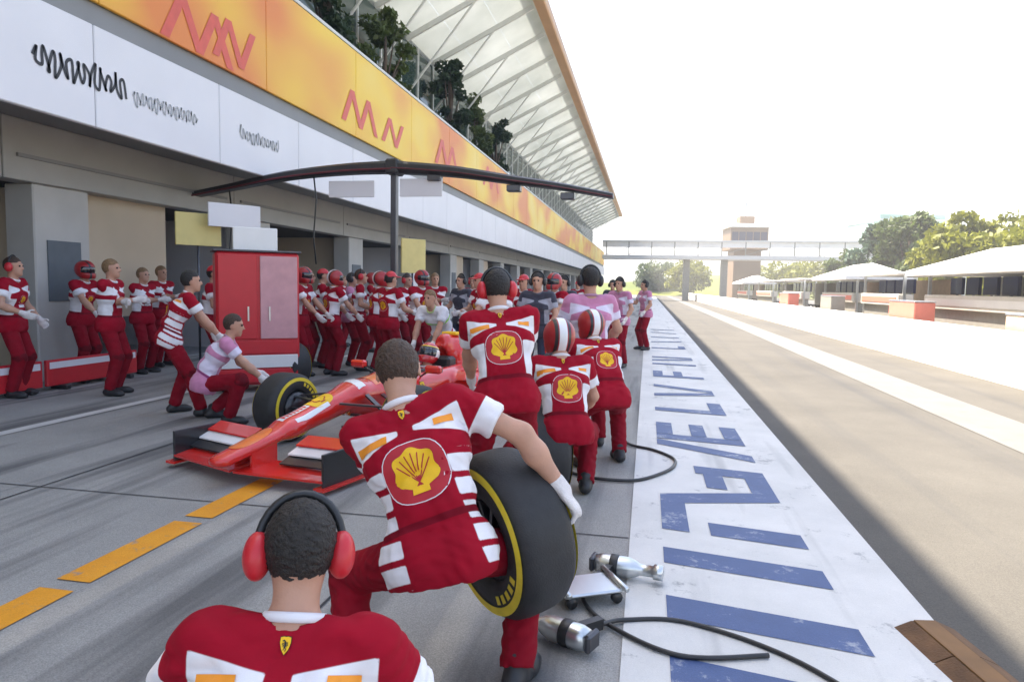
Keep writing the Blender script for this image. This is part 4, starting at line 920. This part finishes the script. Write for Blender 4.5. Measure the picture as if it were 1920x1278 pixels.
for i in (14, 34): p = lf[i]; MB().tube([(p[0],0,p[2]-.05),(p[0]+.05,0,p[2]-.5),(p[0]-.02,.02,p[2]-1.2),(p[0]+.04,0,p[2]-1.7)], .015, 6).obj('hanging_hose', 'black_plastic', GT, True)
for (px, py, w_, hh) in ((660, 355, .9, .30), (790, 352, .8, .32)):   # white boards hung under the arms
    p = at_y(px, py, 12)-np.array([px0, 12, 0]); MB().box(p[0]-w_/2, p[0]+w_/2, -.03, .0, p[2]-hh/2, p[2]+hh/2, .005).obj('hanging_board', 'fascia_white', GT)

# ------------------------------------------------------------------ garage equipment
def cabinet(label, px, Y, rz, z=1.55):
    p = at_y(px, 540, Y); R = root('tool_cabinet', (p[0], p[1], 0), rz, label, 'cabinet', 'tool cabinets'); 
    MB().box(-.55, .55, -.3, .3, .1, z, .03).obj('carcass', 'red_plastic', R)
    for i, (x0, x1) in enumerate(((-.52,-.02),(.02,.52))):
        dr = MB().box(x0, x1, -.325, -.3, .75, z-.05, .006).obj('door', mat('pale_pink', (.58,.30,.32), .4) if i else 'red_plastic', R); MB().box((x0+x1)/2+.12*(1-2*i), (x0+x1)/2+.14*(1-2*i), -.345, -.325, 1.0, 1.2).obj('handle', 'silver', dr)
    for k in range(3): MB().box(-.52, .52, -.325, -.3, .14+k*.2, .32+k*.2, .006).obj('drawer', 'red_plastic' if k != 1 else 'car_white', R)
    for sx in (-1, 1):
        for sy in (-1, 1): MB().lathe([(0,-.02),(.05,-.02),(.05,.02),(0,.02)], 14, c=(sx*.45, sy*.22, .05)).obj('castor', 'black_plastic', R, True)
    MB().box(-.58, .58, -.32, .32, z, z+.03, .01).obj('worktop', 'gunmetal', R); MB().box(-.3, .3, .0, .05, z+.03, z+.36, .01).obj('screen', 'car_white', R); return R
cabinet('tall red tool cabinet with pale doors in front of the garage', 480, 8.9, math.radians(38), 1.95)
cabinet('red tool cabinet beside the blue-grey pillar at left', 40, 9.4, math.radians(60), 1.2)
def notice(label, px, py, Y, wd, ht, m_):
    p = at_y(px, py, Y); R = root('notice_board', (p[0], p[1], 0), math.radians(55), label, 'board', 'boards on stands by the garage')
    MB().box(-wd/2, wd/2, -.02, .02, p[2]-ht/2, p[2]+ht/2, .006).obj('panel', m_, R); MB().tube([(0,.03,0),(0,.03,p[2])], .02, 8).obj('stand', 'gunmetal', R, True); MB().box(-.25, .25, -.2, .2, 0, .03).obj('foot', 'gunmetal', R)
mat('board_yellow', (.70,.58,.22), .5, var=.06)
notice('yellow board on a stand behind the red cabinet', 372, 430, 10.5, .75, .55, 'board_yellow'); notice('pale board on a stand right of the yellow board', 440, 405, 10.8, .9, .4, 'fascia_white'); notice('yellow board beside the gantry post', 775, 480, 13.5, .6, .7, 'board_yellow')
# low red barrier boards along the garage threshold
for k in range(3):
    p = (-8.05, 5.2+k*1.75); B = root('barrier_board', (p[0], p[1], 0), 0, ['low red and white barrier board at the far left edge', 'low red and white barrier board second from the left edge', 'low red and white barrier board nearest the dark opening'][k], 'barrier', 'barrier boards in front of the garage')
    MB().box(-.03, .03, -.84, .84, .06, .42, .01).obj('board', 'red_plastic', B); MB().box(.032, .036, -.8, .8, .30, .39).obj('stripe', 'fascia_white', B)
    for s_ in (-1, 1): MB().box(-.14, .14, s_*.6-.04, s_*.6+.04, 0, .06, .01).obj('foot', 'black_plastic', B)

# ------------------------------------------------------------------ pit wall side
mat('wall_white', (.78,.76,.72), .6, var=.07, scale=1.2, bump=.2, bscale=30); mat('tent_white', (.80,.79,.77), .7, var=.04, scale=2); mat('counter_cream', (.62,.59,.52), .5, var=.06); mat('kiosk_grey', (.28,.27,.24), .6, var=.1)
mat('screen_navy', (.012,.016,.06), .15, var=0); mat('coral', (.75,.22,.16), .5, var=.05); mat('tan_panel', (.55,.42,.30), .6, var=.1)
PW = root('pit_wall', (6.1, 0, 0), 0, 'low white concrete pit wall along the far side of the fast lane', 'wall')
for k in range(34):
    MB().prism([(-.04,0),(.5,0),(.5,.88),(.02,.88),(-.04,.82)], 'y', -4+k*3.6, -4+k*3.6+3.585).obj('wall_block', 'wall_white', PW)
tag(sheet('wall_walkway', 6.62, 13.0, -10, 130, .0035, mat('walk_concrete', (.20,.185,.16), .8, var=.12, scale=.8)), kind='structure')
def stand(label, Y, L, X=8.0, tent=True, seed=0):
    rr = random.Random(seed); R = root('timing_stand', (X, Y, 0), 0, label, 'timing stand', 'team stands along the pit wall')
    D = 1.7
    for sx in (0, D):
        for sy in (0, L): MB().box(sx-.04, sx+.04, sy-.04, sy+.04, 0, 2.12).obj('post', 'silver', R)
    if tent:
        e = .35; z = 2.12; V = [(-e-.2,-e,z-.08),(D+e,-e,z-.08),(D+e,L+e,z-.08),(-e-.2,L+e,z-.08),(-e-.2,-e,z+.06),(D+e,-e,z+.06),(D+e,L+e,z+.06),(-e-.2,L+e,z+.06),(D*.5,L*.22,z+.62),(D*.5,L*.78,z+.62)]
        obj('roof', V, [(3,2,1,0),(0,1,5,4),(1,2,6,5),(2,3,7,6),(3,0,4,7),(4,5,8),(5,6,9,8),(6,7,9),(7,4,8,9)], 'tent_white', R)
    else: MB().box(-.3, D+.2, -.2, L+.2, 2.12, 2.2, .02).obj('roof', 'tent_white', R)
    MB().box(-.15, .3, .05, L-.05, 1.12, 1.5, .02).obj('counter', 'counter_cream', R)
    MB().box(-.02, .25, .1, L-.1, 0, 1.12).obj('counter_base', 'kiosk_grey', R)
    MB().box(D-.05, D, .1, L-.1, .3, 2.0).obj('back_panel', 'tan_panel' if seed % 2 else 'kiosk_grey', R)
    n = max(2, int(L/1.0))
    for k in range(n):
        y = .25+k*(L-.5)/n; sc_ = MB().box(.35, .43, y, y+.72, 1.52, 1.98, .012).obj('monitor', 'screen_navy', R); MB().beam((.39,y+.36,1.3), (.39,y+.36,1.55), .05).obj('monitor_arm', 'gunmetal', sc_)
        st = MB().lathe([(0,.0),(.2,.0),(.2,.02),(.03,.03),(.03,.72),(.17,.74),(.17,.8),(0,.8)], 14, 'z', (1.0, y+.36, 0)).obj('stool', 'black_plastic', R, True)
    MB().box(-.17, -.15, .2, L-.2, 1.22, 1.40).obj('stripe', 'coral' if seed % 3 != 2 else 'wall_white', R)
    return R
stand('white peaked-roof timing stand with navy screens at the right edge', 14.6, 7.2, 8.0, True, 2)
stand('flat-roofed timing stand with coral stripe next beyond the peaked white roof', 23.8, 4.0, 8.0, False, 1)
stand('white peaked-roof timing stand in the middle of the row', 29.5, 5.0, 8.2, True, 3)
stand('flat-roofed timing stand fourth along the pit wall', 38, 5.0, 8.0, False, 4)
stand('flat-roofed timing stand fifth along the pit wall', 47, 6.0, 8.0, False, 6)
stand('peaked-roof timing stand farthest along the pit wall', 58, 6.0, 8.0, True, 7)
def wall_box(label, Y, L, hgt, m_, X=6.75):
    R = root('equipment_case', (X, Y, 0), 0, label, 'case', 'cases behind the pit wall'); MB().box(0, .5, 0, L, .05, hgt, .02).obj('case_body', m_, R); MB().box(-.01, .51, -.01, L+.01, hgt, hgt+.04, .01).obj('lid', 'silver', R); 
    for y in (.08, L-.08): MB().box(.1, .4, y-.05, y+.05, 0, .05).obj('foot', 'black_plastic', R)
wall_box('coral case behind the pit wall near the right edge', 11.3, 1.4, 1.25, 'coral'); wall_box('tan case behind the pit wall before the peaked stand', 13.5, 1.2, 1.15, 'tan_panel'); wall_box('long coral case behind the pit wall beyond the peaked stand', 19.3, 1.9, 1.3, 'coral'); wall_box('grey case behind the pit wall in the middle distance', 27.5, 1.6, 1.35, 'kiosk_grey'); wall_box('coral case behind the pit wall far away', 35.5, 2.2, 1.4, 'coral')
# brown rubber cable ramp at the near right corner of the lane
bp = ground(1830, 1262)
BL = root('cable_ramp', (bp[0], bp[1], 0), math.radians(10), 'low brown rubber cable ramp at the bottom right corner on the lane', 'cable ramp')
mat('brown_rubber', (.13,.065,.025), .8, var=.3, scale=14, bump=.5, bscale=90)
for k in range(3): MB().prism([(-.14,0),(.14,0),(.06,.035),(-.06,.035)], 'y', -.55+k*.31, -.55+k*.31+.302).obj('ramp_section', 'brown_rubber', BL)
MB().box(-.05, .05, -.55, .37, .0355, .042, .002).obj('lid', mat('lid_brown', (.20,.10,.03), .7, var=.2), BL)

# ------------------------------------------------------------------ distance
BR = root('track_bridge', (8, 92, 0), 0, 'pale steel bridge crossing the lane and track far ahead', 'bridge')
zb = 5.3
MB().box(-14, 22, -1.5, 1.5, zb, zb+.5, .03).obj('deck', 'steel_white', BR); MB().box(-14, 22, -1.45, -1.35, zb+1.5, zb+2.2).obj('sign_panel', 'wall_white', BR); MB().box(-14, 22, -1.6, 1.6, zb+2.2, zb+2.4).obj('roof', 'steel_white', BR)
for k in range(13):
    MB().beam((-13.5+k*2.9, -1.4, zb+.5), (-13.5+k*2.9, -1.4, zb+2.2), .12).obj('upright', 'kiosk_grey', BR)
    if k < 12: MB().beam((-13.5+k*2.9, -1.42, zb+.55), (-10.6+k*2.9, -1.42, zb+1.5), .07).obj('brace', 'kiosk_grey', BR)
for x in (-3.2, 1.5, 20.5): MB().box(x-.4, x+.4, -.6, .6, 0, zb).obj('pier', 'kiosk_grey', BR)
t0 = at_y(1395, 480, 120)
TWR = root('control_tower', (t0[0], 120, 0), .12, 'brown and white control tower rising beyond the bridge', 'tower')
MB().box(-2.2, 2.2, -2.2, 2.2, 0, 8.0, .05).obj('shaft', mat('tower_brown', (.20,.13,.08), .6, var=.1, scale=.6), TWR)
MB().box(-3.0, 3.0, -3.0, 3.0, 8.0, 11.6, .05).obj('cabin', 'tower_brown', TWR)
for k in range(5): MB().box(-2.8+k*1.14, -1.8+k*1.14, -3.05, -3.0, 9.2, 10.9).obj('window', 'screen_navy', TWR)
MB().box(-3.4, 3.4, -3.4, 3.4, 11.6, 12.2, .05).obj('roof', 'wall_white', TWR); MB().box(-3.05, 3.05, -3.06, -3.01, 8.2, 8.8).obj('band', 'canopy_edge', TWR); MB().box(-1.2, 1.2, -1.2, 1.2, 12.2, 13.6, .05).obj('lantern', 'tower_brown', TWR); MB().tube([(0,0,13.6),(0,0,16)], .08, 6).obj('mast', 'gunmetal', TWR)
# grandstand beyond the track
GS = root('grandstand', (32, 70, 0), 0, 'long low grandstand with pale roof beyond the track', 'grandstand')
for k in range(8): MB().box(k*.8, k*.8+.8, 0, 60, 0, 1.2+k*.45).obj('tier', 'kiosk_grey' if k % 2 else 'counter_cream', GS)
MB().prism([(-1,7.2),(7.5,6.6),(7.5,6.8),(-1,7.5)], 'y', -1, 61).obj('roof', 'wall_white', GS)
for k in range(7): MB().box(6.3, 6.6, k*10-.15, k*10+.15, 0, 6.7).obj('column', 'steel_white', GS)
# hills
def hill(name, cx, cy, rx, ry, hz, m_, seed):
    r = np.random.default_rng(seed); n = 40; V = []; Fc = []
    for j in range(n+1):
        for i in range(n+1):
            u, v = i/n*2-1, j/n*2-1; q = max(0, 1-u*u)*max(0, 1-v*v); V.append((cx+u*rx, cy+v*ry, -.6+hz*q*(1+.15*math.sin(u*7+seed)+.1*math.sin(v*9+u*5))))
    for j in range(n):
        for i in range(n): a = j*(n+1)+i; Fc.append((a, a+1, a+n+2, a+n+1))
    return tag(obj(name, V, Fc, m_, None, True), kind='structure')
ground_mat('hill_green', (.09,.12,.02), (.20,.21,.035), .95, scale=.05)
ground_mat('far_hill_green', (.07,.10,.05), (.12,.15,.08), .95, scale=.01)
hill('hill', 120, 160, 85, 110, 10, 'hill_green', 2); hill('far_hills', 100, 900, 900, 350, 40, 'far_hill_green', 5); hill('grass_bank', 20, 190, 60, 40, 5, 'hill_green', 8)
# trees
mat('bark', (.10,.07,.05), .9, bump=.5); 
def leaf_mat(name, c):
    m = bpy.data.materials.new(name); m.use_nodes = True; n = m.node_tree.nodes; l = m.node_tree.links; p = n['Principled BSDF']; p.inputs['Roughness'].default_value = .55
    tc = n.new('ShaderNodeTexCoord'); t = n.new('ShaderNodeTexNoise'); t.inputs['Scale'].default_value = 1.1; t.inputs['Detail'].default_value = 4; l.new(tc.outputs['Object'], t.inputs['Vector'])
    r = n.new('ShaderNodeValToRGB'); r.color_ramp.elements[0].position = .35; r.color_ramp.elements[1].position = .7; r.color_ramp.elements[0].color = (*[x*.6 for x in c], 1); r.color_ramp.elements[1].color = (*[x*1.25 for x in c], 1); l.new(t.outputs['Fac'], r.inputs[0]); l.new(r.outputs[0], p.inputs['Base Color'])
    tr = n.new('ShaderNodeBsdfTranslucent'); l.new(r.outputs[0], tr.inputs[0]); mx = n.new('ShaderNodeMixShader'); mx.inputs[0].default_value = .35; l.new(p.outputs[0], mx.inputs[1]); l.new(tr.outputs[0], mx.inputs[2]); l.new(mx.outputs[0], n['Material Output'].inputs[0]); MATS[name] = m
leaf_mat('leaf_green', (.10,.14,.03)); leaf_mat('leaf_yellow', (.24,.25,.02)); leaf_mat('leaf_blue', (.10,.16,.10)); leaf_mat('leaf_dark', (.035,.065,.022))
def crown_mesh(seed, W, Hh, z0, leaf, n, m_):
    r = np.random.default_rng(seed); cl = []
    for k in range(26):
        a = r.random()*6.28; u = r.random()**.6; zz = r.random(); rad = W*u*math.sin(math.pi*(.12+.83*zz))**.7; cl.append((rad*math.cos(a), rad*math.sin(a), z0+Hh*zz, W*(.22+.22*r.random())))
    V = []; Fc = []
    for k in range(n):
        c = cl[r.integers(len(cl))]; d = nrm(r.normal(size=3)); q = c[3]*(0.55+.5*r.random()); p = np.array(c[:3])+d*q*np.array([1,1,.8])
        a = nrm(r.normal(size=3)+d*.3); b = nrm(np.cross(a, r.normal(size=3))); s_ = leaf*(.6+.8*r.random()); i = len(V)
        V += [p-a*s_-b*s_*.55, p+a*s_*.2-b*s_*.6, p+a*s_*1.1, p+a*s_*.1+b*s_*.6]; Fc.append((i,i+1,i+2,i+3))
    return make_mesh('crown', V, Fc, m_), cl
def tree(label, p, Ht, W, m_, seed, group='trees beyond the track', leaf=.22, n=5000, clear=.22):
    R = root('tree', p, seed*.7, label, 'tree', group); me, cl = crown_mesh(seed, W, Ht*(1-clear), Ht*clear, leaf, n, m_); link('crown', me, R)
    m = MB(); m.tube([(0,0,-.3),(.05*W,0,Ht*.3),(0,.06*W,Ht*.6),(0,0,Ht*.9)], [Ht*.035,Ht*.026,Ht*.016,Ht*.005], 8)
    for c in cl[:9]: m.tube([(.02*W,.0,Ht*(.22+.02*c[3])),(c[0]*.5,c[1]*.5,(Ht*.3+c[2])*.5),(c[0]*.9,c[1]*.9,c[2])], [Ht*.014,Ht*.009,Ht*.003], 5)
    m.obj('trunk', 'bark', R, True); return R
def tp(px, Y, z=0): q = at_y(px, 500, Y); return (q[0], q[1], z)
tree('tall dark-green tree left of the yellow-green tree on the right', tp(1705, 62), 8.2, 3.0, 'leaf_green', 3)
tree('blue-green tree behind the flat-roofed stand on the right', tp(1650, 66), 7.2, 2.6, 'leaf_blue', 4)
tree('yellow-green rounded tree above the peaked white roof', tp(1822, 52), 6.4, 3.9, 'leaf_yellow', 5, n=6500)
tree('yellow-green bush tree at the right edge', tp(1935, 48), 5.2, 4.2, 'leaf_yellow', 6)
tree('small green tree left of the blue-green tree', tp(1600, 80), 5.4, 3.2, 'leaf_green', 7)
tree('low green tree in the gap below the tall tree', tp(1760, 58), 5.0, 3.6, 'leaf_green', 8)
tree('yellow-green tree beyond the bridge left of the tower', tp(1290, 150), 6.5, 5, 'leaf_yellow', 9, leaf=.3); tree('small round tree beyond the bridge on its left', tp(1235, 160), 7, 5, 'leaf_green', 10, leaf=.3)
tree('amber-green tree right of the tower', tp(1480, 140), 6.0, 6, 'leaf_yellow', 12, leaf=.3); tree('amber-green tree farther right of the tower', tp(1545, 130), 6.0, 6, 'leaf_yellow', 13, leaf=.3)
GB = root('glass_block', tp(1672, 95), .2, 'mint-green glazed block half hidden behind the blue-green tree', 'building')
glass_mat('mint_glass', (.35,.50,.45), .15, 0); MB().box(-4, 4, -4, 4, 0, 11, .1).obj('wall', 'mint_glass', GB)
for k in range(5): MB().box(-4.1, 4.1, -4.1, 4.1, 1.8+k*2.1, 2.0+k*2.1).obj('floor_band', 'steel_white', GB)
# potted evergreens added behind the yellow parapet, standing in for dark glass reflections
for i, (y, s_) in enumerate(((9.5,1.1),(13.2,1.0),(16.5,1.25),(20.5,1.0),(27.5,1.3),(31.5,1.1),(36,1.2))):
    R = tree(['potted evergreen nearest the camera on the terrace above the yellow band','second potted evergreen on the terrace above the yellow band','third potted evergreen on the terrace, tallest of the near ones','fourth potted evergreen on the terrace above the yellow band','fifth potted evergreen on the terrace, beyond a gap','sixth potted evergreen on the terrace above the yellow band','farthest potted evergreen on the terrace above the yellow band'][i], (FX-.95, y, 6.62), 3.2*s_, .85, 'leaf_dark' if i % 2 == 0 else 'leaf_green', 20+i, 'potted evergreens on the terrace', .09, 3200, .12)
    MB().lathe([(0,-.42),(.32,-.42),(.42,0),(.36,.0),(.36,-.05),(0,-.05)], 18, 'z').obj('pot', 'kiosk_grey', R, True)

# ------------------------------------------------------------------ even fog volume added to imitate glare over the horizon
hz = MB().box(-1650, 1650, -1650, 1650, -3, 62).obj('haze', None); tag(hz, kind='stuff')
hm = bpy.data.materials.new('haze_air'); hm.use_nodes = True; hn = hm.node_tree.nodes; hn.remove(hn['Principled BSDF'])
pv = hn.new('ShaderNodeVolumePrincipled'); pv.inputs['Color'].default_value = (.96, .95, .93, 1); pv.inputs['Density'].default_value = .002; pv.inputs['Anisotropy'].default_value = .25
hm.node_tree.links.new(pv.outputs[0], hn['Material Output'].inputs['Volume']); hz.data.materials.append(hm)
